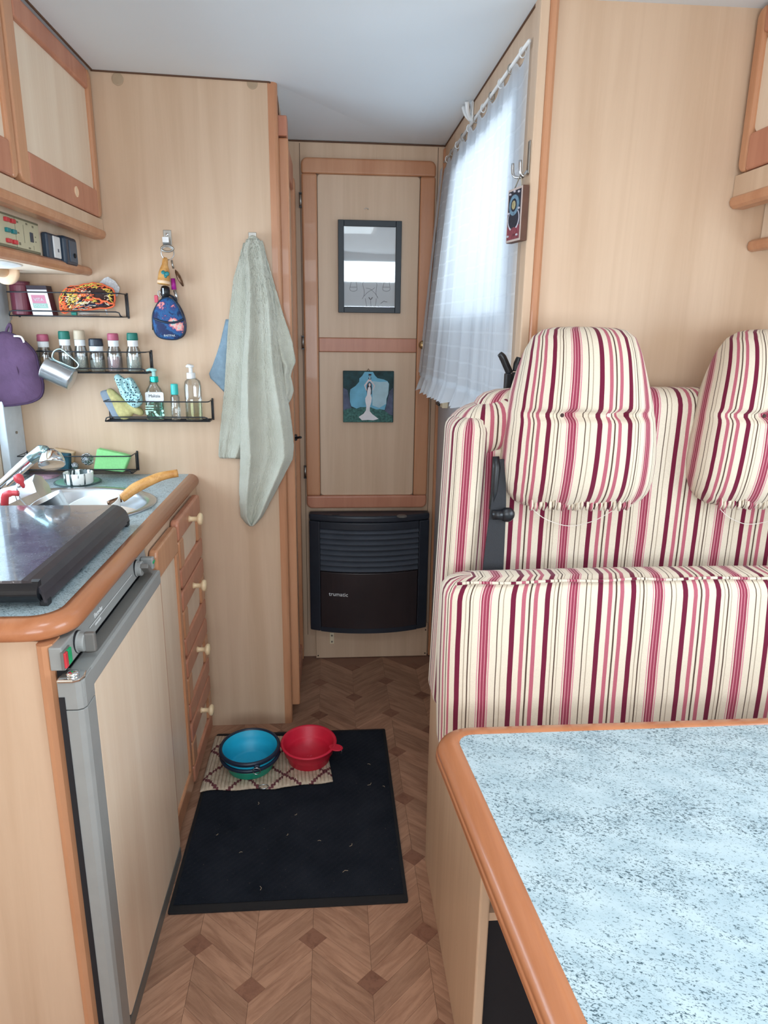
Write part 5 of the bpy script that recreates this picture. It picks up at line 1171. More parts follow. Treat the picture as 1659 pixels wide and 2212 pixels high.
MB().lathe([(0, 0), (0.0125, 0), (0.0135, 0.002), (0.0135, hN*0.63), (0.011, hN*0.68), (0.009, hN*0.70), (0, hN*0.70)], (q.x, RYc, z3), 24).build('bottle', 'bottle_clear', sm, smooth=True)
MB().lathe([(0.0105, hN*0.70), (0.011, hN*0.72), (0.0105, hN*0.98), (0.009, hN), (0, hN)], (q.x, RYc, z3), 24).build('cap', 'aqua_plastic', sm, smooth=False, bevel=0.0008)
q = at(413, 816, Y=RYc); ld = thing('lotion_dispenser', (q.x, RYc, z3), 'tall clear pump dispenser with white head at the right end of the lower rack', 'dispenser'); hN = q.z-z3
flat_bottle([(0.0235, 0), (0.0245, 0.003), (0.0245, hN*0.80), (0.022, hN*0.92), (0.0125, hN*0.99), (0.0115, hN)], q.x+0.003, RYc, z3, sy=0.8).build('bottle', 'bottle_clear', ld, smooth=True)
flat_bottle([(0.0225, 0.003), (0.0228, 0.005), (0.0228, hN*0.42)], q.x+0.003, RYc, z3, sy=0.8).build('lotion', 'soap_yellow', ld, smooth=False)
pump(ld, q.x, RYc, q.z-0.003, 'white_plastic', 'white_plastic', 0.95, -0.6)
# sponge rack
z4 = R4[3]
def slab(name, pts, yc, th, mat, label, cat, zmin):
    P_ = [at(x, y, Y=yc) for x, y in pts]; return MB().prism([(v.x, max(v.z, zmin)) for v in P_], 'Y', yc-th/2, yc+th/2).build(name, mat, None, bevel=0.004, seg=3, label=label, cat=cat)
slab('green_sponge', [(212, 968), (268, 980), (283, 985), (270, 1024), (205, 1012)], RYc-0.010, 0.028, 'sponge_green', 'bright green sponge cloth in the lowest rack', 'sponge', z4)
slab('dark_sponge', [(122, 978), (152, 980), (152, 1016), (112, 1014)], RYc-0.016, 0.024, 'sponge_dark', 'dark blue-green sponge behind the faucet head in the lowest rack', 'sponge', z4)
slab('brown_sponge', [(118, 967), (163, 975), (161, 982), (158, 1010), (125, 1008)], RYc+0.018, 0.020, 'sponge_brown', 'light brown sponge behind the dark one in the lowest rack', 'sponge', z4)
random.seed(9)
def steel_wool(px, py, r, label, yc):
    c_ = at(px, py, Y=yc); mb = MB()
    if c_.z-r < z4: c_.z = z4+r
    for k in range(34):
        a0 = Vector((random.gauss(0, 1), random.gauss(0, 1), random.gauss(0, 1))).normalized(); b0 = a0.orthogonal().normalized(); c0 = a0.cross(b0); rr_ = r*(0.72+0.28*random.random()); ph = random.random()*6
        mb.tube([c_+(b0*math.cos(ph+t_*0.5)+c0*math.sin(ph+t_*0.5))*rr_*(1+0.12*math.sin(t_*3))+a0*0.003*math.sin(t_*2) for t_ in range(12)], 0.0011, 4)
    t_ = thing('steel_wool', (c_.x, c_.y, c_.z-r), label, 'scourer')
    mb.build('strands', 'steel', t_, smooth=True, kind='stuff')
    MB().lathe([(0, -r*0.7), (r*0.5, -r*0.5), (r*0.7, 0), (r*0.5, r*0.5), (0, r*0.7)], c_, 12).build('inner_shade', 'gasket', t_, smooth=True); return t_  # dark ball added inside, stands in for shade between the strands
steel_wool(189, 992, 0.0185, 'larger ball of steel wool in the lowest rack', RYc-0.012)
steel_wool(162, 1006, 0.0105, 'smaller tuft of steel wool in the lowest rack', RYc-0.012)

# pot holder and steel mug hanging at the left
ph_ = thing('pot_holder', (at(20, 870, Y=2.06).x, 2.06, at(20, 872, Y=2.06).z), 'quilted purple pot holder hanging from the uppermost rack', 'pot holder')
pout = [(-60, 760), (-30, 735), (-5, 722), (14, 718), (40, 728), (62, 745), (78, 765), (85, 795), (94, 830), (90, 855), (70, 868), (40, 874), (5, 877), (-30, 880), (-58, 870)]
YP = 2.070
Q = smooth_path([(at(x, y, Y=YP).x, 0, at(x, y, Y=YP).z) for x, y in pout], 3, True); n = len(Q); c = sum(Q, Vector())/n; vs = []; fs = []
for (s_, y) in ((0.9, YP+0.010), (1, YP+0.004), (1, YP-0.004), (0.95, YP-0.008), (0.7, YP-0.014), (0.3, YP-0.017)):
    for q in Q: v_ = c+(q-c)*s_; vs.append((v_.x, y-0.002*math.sin(v_.x*180)*math.sin(v_.z*150), v_.z))
for j in range(5):
    for i in range(n): fs.append((j*n+i, j*n+(i+1) % n, (j+1)*n+(i+1) % n, (j+1)*n+i))
fs += [tuple(range(n)), tuple(5*n+i for i in range(n))]
pbd = MB().add(vs, fs).build('quilt', 'purple_cloth', ph_, smooth=True)
MB().tube([(q.x, YP-0.002, q.z) for q in Q], 0.0035, 6, closed=True).build('binding', 'purple_edge', pbd, smooth=True)
MB().tube(smooth_path([at(12, 722, Y=YP), at(16, 708, Y=YP), at(22, 700, Y=YP), at(24, 712, Y=YP), at(22, 724, Y=YP)], 4), 0.004, 8).build('hanging_loop', 'purple_cloth', ph_, smooth=True)
MB().tube(smooth_path([at(30, 726, Y=YP-0.008), at(44, 727, Y=YP-0.008), at(50, 734, Y=YP-0.008), at(52, 740, Y=YP-0.008)], 4), 0.0028, 6).build('cord', 'box_white', ph_, smooth=True)
qh = at(20, 690, Y=YP+0.02); MB().tube(smooth_path([(qh.x, WY-0.075, R1[3]-0.004), (qh.x+0.003, WY-0.082, qh.z+0.002), (qh.x, YP+0.012, qh.z-0.010), at(18, 705, Y=YP)], 4), 0.0014, 6).build('hook', 'steel', ph_, smooth=True)
mg = thing('steel_mug', (at(130, 800, Y=2.06).x, 2.06, at(130, 842, Y=2.06).z), 'brushed steel mug with carabiner handle hanging tilted from the middle rack', 'mug')
YM = 2.060; ma, mb2 = at(97.5, 794, Y=YM), at(157, 821, Y=YM)
axm = (ma-mb2).normalized(); qm = axm.to_track_quat('Z', 'Y').to_matrix().to_4x4(); Lm = (ma-mb2).length; rm = 0.0315
MB().lathe([(0, 0), (rm-0.004, 0), (rm-0.001, 0.001), (rm, 0.005), (rm, Lm), (rm+0.0008, Lm+0.001), (rm-0.0014, Lm), (rm-0.0014, 0.003), (0, 0.003)], mb2, 40, qm).build('body', 'steel', mg, smooth=True)
MB().tube(smooth_path([at(118, 777, Y=YM-0.004), at(113, 770, Y=YM-0.006), at(118, 758, Y=YM-0.006), at(132, 754, Y=YM-0.006), at(150, 768, Y=YM-0.006), at(168, 784, Y=YM-0.006), at(169, 792, Y=YM-0.006), at(160, 795, Y=YM-0.005), at(138, 786, Y=YM-0.005)], 5, True), 0.0024, 8, closed=True).build('handle', 'mug_handle', mg, smooth=True)

# ------------------------------------------------------------------ net curtain
random.seed(31)
ct = thing('net_curtain', (0.39, 2.1, 1.15), 'sheer white net curtain with ruffled hem over the entrance window', 'curtain')
CYn, CYf, CZt, CZb = 1.566, 2.625, 1.905, 1.185
def cur(u, v, extra=0.0):
    y = CYn+(CYf-CYn)*u
    s_ = min(1, max(0, (y-1.75)/0.7)); s_ = s_*s_*(3-2*s_)
    z = CZt-(CZt-CZb)*v+0.012*math.cos(u*PI*17)*(1-v)**8-0.015*s_*0
    x = 0.407-0.050*v*s_-0.006*v*min(1, u*5)
    A = (0.0035+0.011*v**0.7)*(0.25+0.75*min(1, u*6))
    x -= A*(0.5+0.5*math.sin(u*2*PI*7.3+1.2*math.sin(v*2.0)))+0.35*A*math.sin(u*2*PI*17+1.0)
    y += 0.010*math.sin(u*2*PI*7.3+1.5)*v*min(1, u*6)-0.012*v*(1-min(1, u*6))
    return (min(x, 0.4095), y-0.04*v*(1-u)*0, z)
MB().grid(cur, 150, 48, lambda u, v: (u*1.5, v*0.74)).build('sheer', 'curtain_sheer', ct, smooth=True)
def ruf(u, v):
    p = cur(u, 1.0); w_ = math.sin(u*2*PI*34+2*math.sin(u*9))
    return (min(p[0]+v*(0.010*w_-0.012), 0.4095), p[1]+0.006*v*math.cos(u*2*PI*34), p[2]+0.004-0.056*v+0.004*v*w_)
MB().grid(ruf, 300, 5, lambda u, v: (u*1.5, v*0.05)).build('ruffled_hem', 'curtain_hem', ct, smooth=True)
MB().grid(lambda u, v: (cur(u, 0.985+0.025*v)[0]-0.0012, cur(u, 0.985)[1], cur(u, 0.985+0.025*v)[2]), 150, 2, lambda u, v: (u, v)).build('hem_seam', 'curtain_hem', ct, smooth=True)
def flp(u, v):
    y = 2.600+0.055*u; z = CZt-0.01-0.70*v; return (0.392-0.050*v-0.010*math.sin(u*5+1)*v-0.012*u*v, y, z-0.018*math.sin(u*3)*v)
MB().grid(flp, 10, 30, lambda u, v: (u*0.12, v*0.7)).build('side_fold', 'curtain_hem', ct, smooth=True)
cr_ = thing('curtain_rail', (0.405, 2.1, 1.915), 'thin white curtain rail with clips along the top of the window', 'rail')
MB().tube([(0.404, 1.565, 1.918), (0.404, 2.64, 1.918)], 0.004, 8).build('rail', 'white_plastic', cr_, smooth=True)
for k in range(11):
    y = CYn+(CYf-CYn)*(k+0.5)/11
    MB().tube([(0.404+0.007*math.cos(2*PI*i/12), y, 1.914+0.010*math.sin(2*PI*i/12)) for i in range(12)], 0.0016, 5, closed=True).build('clip', 'steel_dull' if k % 2 else 'white_plastic', cr_, smooth=True)
# white twin-prong hook above the curtain
p = at(1021, 243, X=DX-0.004)
ch = thing('white_hook', (DX-0.004, p.y, p.z-0.03), 'white plastic twin-prong hook on the pelmet above the curtain', 'hook')
B(DX-0.009, DX-0.0035, p.y-0.016, p.y+0.016, p.z-0.030, p.z+0.028).build('plate', 'white_plastic', ch, bevel=0.003)
for s_ in (-1, 1): MB().tube(smooth_path([(DX-0.008, p.y, p.z-0.02), (DX-0.020, p.y+s_*0.012, p.z-0.004), (DX-0.026, p.y+s_*0.026, p.z+0.020)], 4), [0.006]*5+[0.0065]*4, 10).build('prong', 'white_plastic', ch, smooth=True)
# lock box on the grey wall
p = at(955, 858, X=DX-0.012)
lk = thing('door_lock', (DX-0.015, p.y, p.z-0.02), 'black and cream lock box on the grey wall below the curtain', 'lock')
B(DX-0.030, DX-0.001, p.y-0.02, p.y+0.035, p.z-0.030, p.z+0.030).build('body', 'black_plastic', lk, bevel=0.003)
B(DX-0.022, DX-0.001, p.y-0.075, p.y-0.021, p.z-0.032, p.z+0.024).build('cover', 'cream_plastic', lk, bevel=0.003)

# ------------------------------------------------------------------ hook and plaque at the partition edge
XE = DX-0.006
p = at(1151, 335, X=XE)
rk = thing('double_hook', (XE, 1.535, p.z-0.03), 'steel double coat hook on the partition edge above the plaque', 'hook')
B(XE-0.003, XE-0.0002, 1.522, 1.536, p.z-0.030, p.z+0.032).build('plate', 'steel_dull', rk, bevel=0.001)
for (dy, dx) in ((0.022, -0.028), (-0.006, -0.020)):
    MB().tube(smooth_path([(XE-0.002, 1.529, p.z-0.024), (XE-0.010, 1.529+dy*0.4, p.z-0.034), (XE+dx*0.9, 1.529+dy, p.z-0.030), (XE+dx, 1.529+dy*1.1, p.z-0.006)], 4), 0.0032, 8).build('prong', 'steel', rk, smooth=True)
q = [at(1121, 408, X=XE-0.016), at(1119, 521, X=XE-0.016)]
YPa, YPb = 1.506, 1.574; ZPt, ZPb = at(1140, 396, X=XE-0.016).z+0.004, q[1].z
pq = thing('tarot_plaque', (XE-0.002, YPa, ZPb), 'small wooden plaque with printed tarot-like card hanging from the double hook', 'plaque')
pb_ = B(XE-0.016, XE-0.002, YPa, YPb, ZPb, ZPt).build('board', 'plaque_wood', pq, bevel=0.001)
XF_ = XE-0.016
B(XF_-0.0012, XF_, YPa+0.001, YPb-0.001, ZPb+0.001, ZPt-0.001).build('border', 'plaque_edge', pb_)
pq.rotation_euler.z = math.radians(11); hh, ww = ZPt-ZPb, YPb-YPa
def pl(a, b, c, d, mt, nm, k): return B(XF_-0.0012-0.0003*k, XF_, YPa+ww*a, YPa+ww*b, ZPb+hh*c, ZPb+hh*d).build(nm, mt, pb_)
pl(0.07, 0.93, 0.05, 0.95, 'plaque_dark', 'card', 1); pl(0.07, 0.93, 0.05, 0.30, 'plaque_red', 'lower_print', 2)
def pdisc(cy, cz, ry, rz, mt, nm, k):
    MB().prism([(YPa+ww*cy+ww*ry*math.cos(2*PI*i/24), ZPb+hh*cz+hh*rz*math.sin(2*PI*i/24)) for i in range(24)], 'X', XF_-0.0012-0.0003*k, XF_).build(nm, mt, pb_)
pdisc(0.5, 0.42, 0.40, 0.22, 'plaque_pale', 'lower_ring', 3); pdisc(0.5, 0.43, 0.35, 0.19, 'plaque_dark', 'lower_disc', 4)
pdisc(0.5, 0.68, 0.34, 0.19, 'plaque_blue', 'upper_ring', 5); pdisc(0.5, 0.68, 0.20, 0.12, 'plaque_dark', 'upper_disc', 6); pdisc(0.5, 0.68, 0.13, 0.08, 'plaque_gold', 'upper_eye', 7)
pdisc(0.45, 0.20, 0.22, 0.07, 'plaque_red', 'flower', 5)
for (cy, cz) in ((0.2, 0.9), (0.8, 0.9), (0.15, 0.6), (0.85, 0.55), (0.2, 0.12), (0.82, 0.12), (0.5, 0.93)): pdisc(cy, cz, 0.05, 0.02, 'plaque_pale', 'star', 8)
MB().tube([(XE-0.010, (YPa+YPb)/2-0.015, ZPt), (XE-0.012, 1.529, p.z-0.030), (XE-0.010, (YPa+YPb)/2+0.02, ZPt)], 0.0012, 6).build('string', 'rope', pq, smooth=True)
r_ = at(1114, 507, X=XE-0.006)
MB().tube([(XE-0.004, YPb+0.007+0.007*math.cos(2*PI*i/14), ZPb+0.020+0.007*math.sin(2*PI*i/14)) for i in range(14)], 0.0011, 6, closed=True).build('side_ring', 'steel_dull', pq, smooth=True)

# ------------------------------------------------------------------ striped dinette bench
def cushion(x0_, x1_, y0_, y1_, z0_, z1_, r=0.03, rc=0.03, shear=None, nx=24, nz=16, uoff=0.0, usc=1.0, front=None, sag=0.0):
    """rounded upholstered block; u of the UV runs round the plan outline so stripes wrap the sides"""
    hx_, hy_ = (x1_-x0_)/2, (y1_-y0_)/2; cx, cy = (x0_+x1_)/2, (y0_+y1_)/2; rc = min(rc, hy_*0.98, hx_*0.98)
    def spaced(h, n):
        e = [-h, -h+rc*0.25, -h+rc*0.55, -h+rc]; return e+[(-h+rc)+(2*h-2*rc)*k/n for k in range(1, n)]+[h-rc, h-rc*0.55, h-rc*0.25, h]
    fx = spaced(hx_, nx); fy = spaced(hy_, 3)
    ring = [(x, -hy_, x) for x in fx] + [(hx_, y, hx_+(y+hy_)) for y in fy[1:-1]] + [(x, hy_, x) for x in reversed(fx)] + [(-hx_, y, -hx_-(y+hy_)) for y in reversed(fy[1:-1])]
    n = len(ring); nfx = len(fx); nfy = len(fy)-2
    rows = []; m = 5
    for k in range(m): a_ = PI/2*(1-k/m); rows.append((z0_+r-r*math.sin(a_), r*(1-math.cos(a_))))
    for k in range(nz+1): rows.append((z0_+r+(z1_-z0_-2*r)*k/nz, 0.0))
    for k in range(1, m+1): a_ = PI/2*k/m; rows.append((z1_-r+r*math.sin(a_), r*(1-math.cos(a_))))
    mb = MB(); vs = []; uv = []; fs = []
    for (z, ins) in rows:
        fx_ = (hx_-ins)/hx_; fy_ = (hy_-ins)/hy_
        for (x, y, u) in ring:
            X_, Y_ = x*fx_, y*fy_; ix, iy = max(-(hx_-ins)+rc, min(hx_-ins-rc, X_)), max(-(hy_-ins)+rc, min(hy_-ins-rc, Y_))
            if hy_-ins-rc < 0: iy = 0.0
            d = Vector((X_-ix, Y_-iy)); rr_ = min(rc, hy_-ins)
            if d.length > 1e-9 and abs(abs(X_)-(hx_-ins)) < 1e-6 or abs(X_) > hx_-ins-rc:
                if d.length > rr_: d = d.normalized()*rr_
                X_, Y_ = ix+d.x, iy+d.y
            px, py, pz = cx+X_, cy+Y_, z
            if front and y < 0: py += front((px-x0_)/(x1_-x0_), (z-z0_)/(z1_-z0_))
            pz -= sag*math.sin(PI*(px-x0_)/(x1_-x0_)) if z > (z0_+z1_)/2 else 0
            if shear: px, py, pz = shear(px, py, pz)
            vs.append((px, py, pz)); uv.append(((cx+u)*usc+uoff, z))
    R_ = len(rows)
    for j in range(R_-1):
        for i in range(n): fs.append((j*n+i, j*n+(i+1) % n, (j+1)*n+(i+1) % n, (j+1)*n+i))
    for (base, flip) in ((0, True), ((R_-1)*n, False)):
        for i in range(nfx-1):
            a_, b_ = base+i, base+i+1; c_, d_ = base+nfx+nfy+(nfx-1-i-1), base+nfx+nfy+(nfx-1-i); fs.append((a_, b_, c_, d_))
        # side slivers
        fs.append(tuple([base+nfx-1]+[base+nfx+k for k in range(nfy)]+[base+nfx+nfy])); fs.append(tuple([base]+[base+2*nfx+nfy+k for k in range(nfy-1, -1, -1)]+[base+2*nfx+nfy-1]))
    mb.add(vs, fs); mb.uv = uv; return mb
SX = 0.014          # stripe phase
bn = thing('dinette_bench', (0.68, 1.25, 0.0), 'wooden dinette bench with red and cream striped backrest', 'bench')
B_Y0, B_Y1 = 0.915, 1.508
mb = MB().prism([(B_Y0, 0.0), (B_Y1, 0.0)]+[(B_Y1+0.002, 0.70)]+[(1.508-0.03+0.03*math.cos(a_), 0.765+0.03*math.sin(a_)) for a_ in (0, PI/6, PI/3, PI/2)]+[(1.44, 0.795), (1.41, 0.62), (1.38, 0.525), (B_Y0+0.02, 0.515), (B_Y0, 0.495)], 'X', 0.238, 0.256)
mb.build('side_board', 'wood_panel', bn, bevel=0.004, seg=3)
B(0.256, 1.135, B_Y0+0.02, B_Y0+0.035, 0.0, 0.40).build('front_panel', 'gasket', bn)  # near-black sheet stands in for the shaded gap under the bench
B(0.256, 1.135, B_Y0+0.005, 1.50, 0.402, 0.418).build('seat_board', 'wood_panel', bn)
B(0.256, 1.135, 1.488, 1.506, 0.0, 1.10).build('back_board', 'wood_panel', bn)
cushion(0.298, 1.130, 1.375, 1.486, 0.53, 1.236, 0.045, 0.035, uoff=SX-0.045, sag=-0.006, nx=30).build('backrest', 'striped_fabric', bn, smooth=True)
def shb(x, y, z): t_ = (z-0.53)/0.68; return (x+0.020*t_-0.004+0.012*math.sin(t_*PI)*0, y, z)
cushion(0.226, 0.304, 1.345, 1.484, 0.53, 1.185, 0.030, 0.034, shear=shb, uoff=SX+0.02, nx=10).build('side_bolster', 'striped_fabric', bn, smooth=True)
def shs(x, y, z): t_ = max(0, (x-0.25)/0.14); return (x, y+0.012*(1-t_), z+0.042*t_-0.012*(1-t_)**2*0)
cushion(0.2455, 0.400, 1.352, 1.484, 1.085, 1.192, 0.040, 0.034, shear=shs, uoff=SX+0.03, nx=12, nz=6).build('shoulder', 'striped_fabric', bn, smooth=True)
# headrests: gathered pillow covers with a stitched waist
def headrest(parent, dx=0.0):
    YH = 1.295
    tab = [(706, 1240, 1306), (708, 1206, 1342), (713, 1184, 1362), (728, 1162, 1380), (760, 1144, 1390), (800, 1129, 1398), (850, 1113, 1408), (893, 1104, 1416), (905, 1103, 1417), (950, 1095, 1420), (1000, 1090, 1418), (1040, 1092, 1413), (1066, 1100, 1404), (1084, 1114, 1390), (1095, 1134, 1370), (1098, 1150, 1356)]
    prof = []
    for (py, l_, r_) in tab:
        a, b = at(l_, py, Y=YH+0.035), at(r_, py, Y=YH+0.035); prof.append(((a.z+b.z)/2, a.x, b.x))
    zs = [p[0] for p in prof][::-1]; ls = [p[1] for p in prof][::-1]; rs_ = [p[2] for p in prof][::-1]
    zt_, zb_ = zs[-1], zs[0]; n = 72; m = 96; vs = []; fs = []; uv = []; XC = (ls[5]+rs_[5])/2; HW = (max(rs_)-min(ls))/2
    zw = at(1260, 897, Y=YH).z
    for j in range(m+1):
        v = j/m; z = zb_+(zt_-zb_)*(0.5-0.5*math.cos(PI*v))
        l_, r_ = float(np.interp(z, zs, ls)), float(np.interp(z, zs, rs_)); c, hw = (l_+r_)/2, (r_-l_)/2
        e = (z-zb_)/(zt_-zb_); dep = 0.072*(max(0.0, 1-abs(2*e-1)**3.2))**0.5+0.006
        for i in range(n):
            a_ = 2*PI*i/n; ca, sa_ = math.cos(a_), math.sin(a_)
            tx = math.copysign(abs(ca)**0.62, ca); ty = math.copysign(abs(sa_)**0.75, sa_)
            x = c+hw*tx; y = YH+0.060-dep*(-ty)*1.0 if sa_ > 0 else YH+0.060+dep*ty
            if sa_ < 0:
                wv_ = math.exp(-((z-zw)/0.008)**2); tuft = math.exp(-((tx+0.28)/0.10)**2)+math.exp(-((tx-0.42)/0.10)**2)
                y += wv_*(0.016+0.020*tuft)*min(1, (1-abs(tx))*4)+0.5*tuft*0.012*math.exp(-((z-zw)/0.05)**2)
                ga = max(0, 1-(z-zb_)/0.05); y += 0.004*ga*math.sin(tx*38)
            vs.append((x+dx, y, z)); uv.append((0.72*x+0.28*(XC+HW*tx)+math.copysign(dep*(1-abs(ty) if sa_ <= 0 else 1+abs(ty))*0.9, tx), z))
    for j in range(m):
        for i in range(n): fs.append((j*n+i, j*n+(i+1) % n, (j+1)*n+(i+1) % n, (j+1)*n+i))
    fs += [tuple(range(n)), tuple(m*n+i for i in range(n))]
    mb = MB().add(vs, fs); mb.uv = [(u+SX-0.010, w_) for u, w_ in uv]
    h = mb.build('headrest', 'striped_fabric', parent, smooth=True)
    return h, prof, zw
h1_, prof_h, zw = headrest(bn)
for tx in (1214, 1314):
    q = at(tx, 897, Y=1.268); MB().lathe([(0, -0.001), (0.003, -0.001), (0.004, 0.001), (0.003, 0.003), (0, 0.003)], q, 10, Matrix.Rotation(PI/2, 4, 'X')).build('tuft', 'yarn_brown' if tx < 1300 else 'thread', h1_, smooth=True)
MB().tube(smooth_path([at(1150, 1100, Y=1.335), at(1180, 1122, Y=1.345), at(1228, 1136, Y=1.365), at(1280, 1126, Y=1.350), at(1325, 1102, Y=1.335)], 5), 0.0008, 5).build('drawstring', 'thread', h1_)
mb = MB()
for k in range(22):
    a0 = at(1148+k*10, 1092+2*math.sin(k*2.1), Y=1.315+0.004*math.sin(k)); mb.tube([a0+Vector((0, 0, 0.012)), a0, a0+Vector((0.002*math.sin(k*1.7), 0.004, -0.010))], [0.0025, 0.0042, 0.0030], 6)
mb.uv = [(v[0]*1.35, v[2]) for v in mb.v]
tag(mb.build('gathers', 'striped_fabric', h1_, smooth=True), kind='stuff')
h2 = h1_.copy(); COL.objects.link(h2); h2.parent = bn; h2.location = (0.396, 0, 0); ORG[h2.name] = ORG[h1_.name]
for chd in list(h1_.children):
    c_ = chd.copy(); COL.objects.link(c_); c_.parent = h2
# loose cushions
sc_ = cushion(0.262, 1.130, 0.935, 1.345, 0.4190, 0.512, 0.030, 0.03, uoff=SX, nx=30, nz=4).build('seat_cushion', 'striped_fabric', None, smooth=True, label='flat striped seat cushion lying on the bench under the upright one', cat='cushion', group='striped dinette cushions')
def frt(a_, b_): return -0.014*math.sin(PI*min(1, max(0, b_)))-0.004*math.sin(a_*9+1)*math.sin(PI*b_)
def shc(x, y, z): return (x-0.004*math.sin((z-0.52)*9), y+0.020*(z-0.52)/0.36, z)
uc = cushion(0.214, 1.132, 1.186, 1.284, 0.5130, 0.892, 0.034, 0.034, shear=shc, uoff=SX-0.012, nx=36, front=frt, sag=-0.004).build('upright_cushion', 'striped_fabric', None, smooth=True, label='thick striped cushion standing upright in front of the backrest', cat='cushion', group='striped dinette cushions')
ORG[uc.name] = uc.location.copy()
mb = MB(); pts = [(0.232+0.89*k/40, 1.212+0.0012*math.sin(k*1.3)-0.002, 0.8905+0.0015*math.sin(k*0.9)+0.004*math.sin(PI*k/40)) for k in range(41)]
mb.tube(pts, 0.0030, 6); mb.uv = [(v[0]+SX-0.012, v[2]) for v in mb.v]
mb.build('piping', 'striped_fabric', uc, smooth=True)

# seat belt
sbt = thing('seat_belt', (0.33, 1.34, 0.80), 'black seat belt with buckle beside the left headrest', 'seat belt')
def ribbon(pxs, wd, mat, nm, th=0.003):
    P_ = [at(x, y, Y=yy_) for x, y, yy_ in pxs]; mb = MB(); vs = []; fs = []
    P_ = smooth_path(P_, 4); n = len(P_)
    for k, q in enumerate(P_):
        w2 = (wd[0]+(wd[1]-wd[0])*k/(n-1))/2
        for (s_, o) in ((-1, -th/2), (1, -th/2), (1, th/2), (-1, th/2)): vs.append((q.x+s_*w2, q.y+o, q.z))
    for k in range(n-1):
        for j in range(4): fs.append((k*4+j, k*4+(j+1) % 4, (k+1)*4+(j+1) % 4, (k+1)*4+j))
    fs += [(0, 1, 2, 3), tuple((n-1)*4+j for j in range(4))]
    return MB().add(vs, fs).build(nm, mat, sbt)
ribbon([(1077, 992, 1.340), (1078, 1060, 1.336), (1074, 1120, 1.334), (1068, 1190, 1.328), (1062, 1270, 1.318)], (0.022, 0.046), 'belt_black', 'webbing', 0.004)
gd = MB().tube([at(1071, 986, Y=1.343), at(1072, 1010, Y=1.340), at(1068, 1060, Y=1.340), at(1062, 1100, Y=1.340)], [0.007, 0.009, 0.008, 0.006], 10).build('slot_guide', 'black_plastic', sbt, smooth=True)
MB().tube([at(1064, 1112, Y=1.330), at(1086, 1112, Y=1.326)], [0.010, 0.010], 14).build('buckle', 'black_plastic', sbt, smooth=True)
q = at(1096, 1112, Y=1.326); MB().lathe([(0, -0.008), (0.012, -0.006), (0.0155, 0.0), (0.012, 0.006), (0, 0.008)], q, 18, Matrix.Rotation(PI/2, 4, 'X')).build('buckle_button', 'black_plastic', sbt, smooth=True)
# upper belt guides on the bench back
bg_ = thing('belt_guide', at(1100, 850, Y=1.497), 'pair of black belt guides rising behind the bench shoulder', 'belt guide')
YG = 1.492
for (pts, r) in (([(1079, 764), (1086, 772), (1094, 790), (1101, 806)], 0.008), ([(1122, 772), (1118, 786), (1116, 802)], 0.009)):
    MB().tube(smooth_path([at(x, y, Y=YG) for x, y in pts], 4), [r*(0.7+0.3*min(1, k/4)) for k in range(4*(len(pts)-1)+1)], 12).build('loop', 'black_plastic', bg_, smooth=True)
a, b_ = at(1091, 806, Y=YG), at(1122, 860, Y=YG)
B(a.x, a.x+0.014, YG-0.010, YG+0.010, b_.z-0.02, a.z).build('post', 'black_plastic', bg_, bevel=0.003); B(a.x+0.016, a.x+0.030, YG-0.010, YG+0.010, b_.z-0.02, a.z+0.002).build('post', 'black_plastic', bg_, bevel=0.003)
q = at(1076, 848, Y=YG); MB().tube([(q.x-0.005, YG, q.z), (q.x+0.005, YG, q.z)], 0.006, 10).build('knob', 'black_plastic', bg_, smooth=True)

# ------------------------------------------------------------------ table
ZT_ = 0.680
tbl = thing('dinette_table', (0.7, 0.6, 0.0), 'pale speckled dinette table with rounded beech edge', 'table')
A_, Bq, Cq, Dq = Vector((0.2095, 1.037)), Vector((1.100, 1.039)), Vector((1.100, 0.14)), Vector((0.2875, 0.14))
def rounded(poly, rad, n=8):
    out = []; m = len(poly)
    for i in range(m):
        p = poly[i]; a_ = (poly[i-1]-p).normalized(); b_ = (poly[(i+1) % m]-p).normalized(); ang = a_.angle(b_); d = rad[i]/math.tan(ang/2); c = p+(a_+b_).normalized()*(rad[i]/math.sin(ang/2))
        s_, e_ = p+a_*d, p+b_*d; v0, v1 = s_-c, e_-c
        for k in range(n+1):
            t_ = k/n; v_ = (v0*math.sin((1-t_)*(PI-ang))+v1*math.sin(t_*(PI-ang)))/math.sin(PI-ang); q = c+v_; nn = v_.normalized(); out.append((q.x, q.y, nn.x, nn.y))
    return out
tp_ = rounded([A_, Bq, Cq, Dq], [0.028, 0.02, 0.02, 0.03])
MB().prism([(x, y) for x, y, _, _ in tp_], 'Z', ZT_-0.030, ZT_).build('laminate_top', 'laminate', tbl)
sweep(tp_, [(0, 0.0006), (0.014, 0.0004), (0.026, -0.003), (0.034, -0.0085), (0.0375, -0.0155), (0.0365, -0.0172), (0.0385, -0.0185), (0.0395, -0.0250), (0.0380, -0.0268), (0.0395, -0.0285), (0.0360, -0.034), (0.028, -0.037), (0, -0.037)], ZT_, closed=True).build('edge_moulding', 'beech_along', tbl, smooth=True)
MB().lathe([(0.11, 0), (0.11, 0.008), (0.035, 0.03), (0.03, 0.04), (0.03, 0.63), (0.08, 0.643), (0.08, 0.6495), (0, 0.6495)], (0.74, 0.56, 0), 28).build('pedestal', 'steel_dull', tbl, smooth=False)

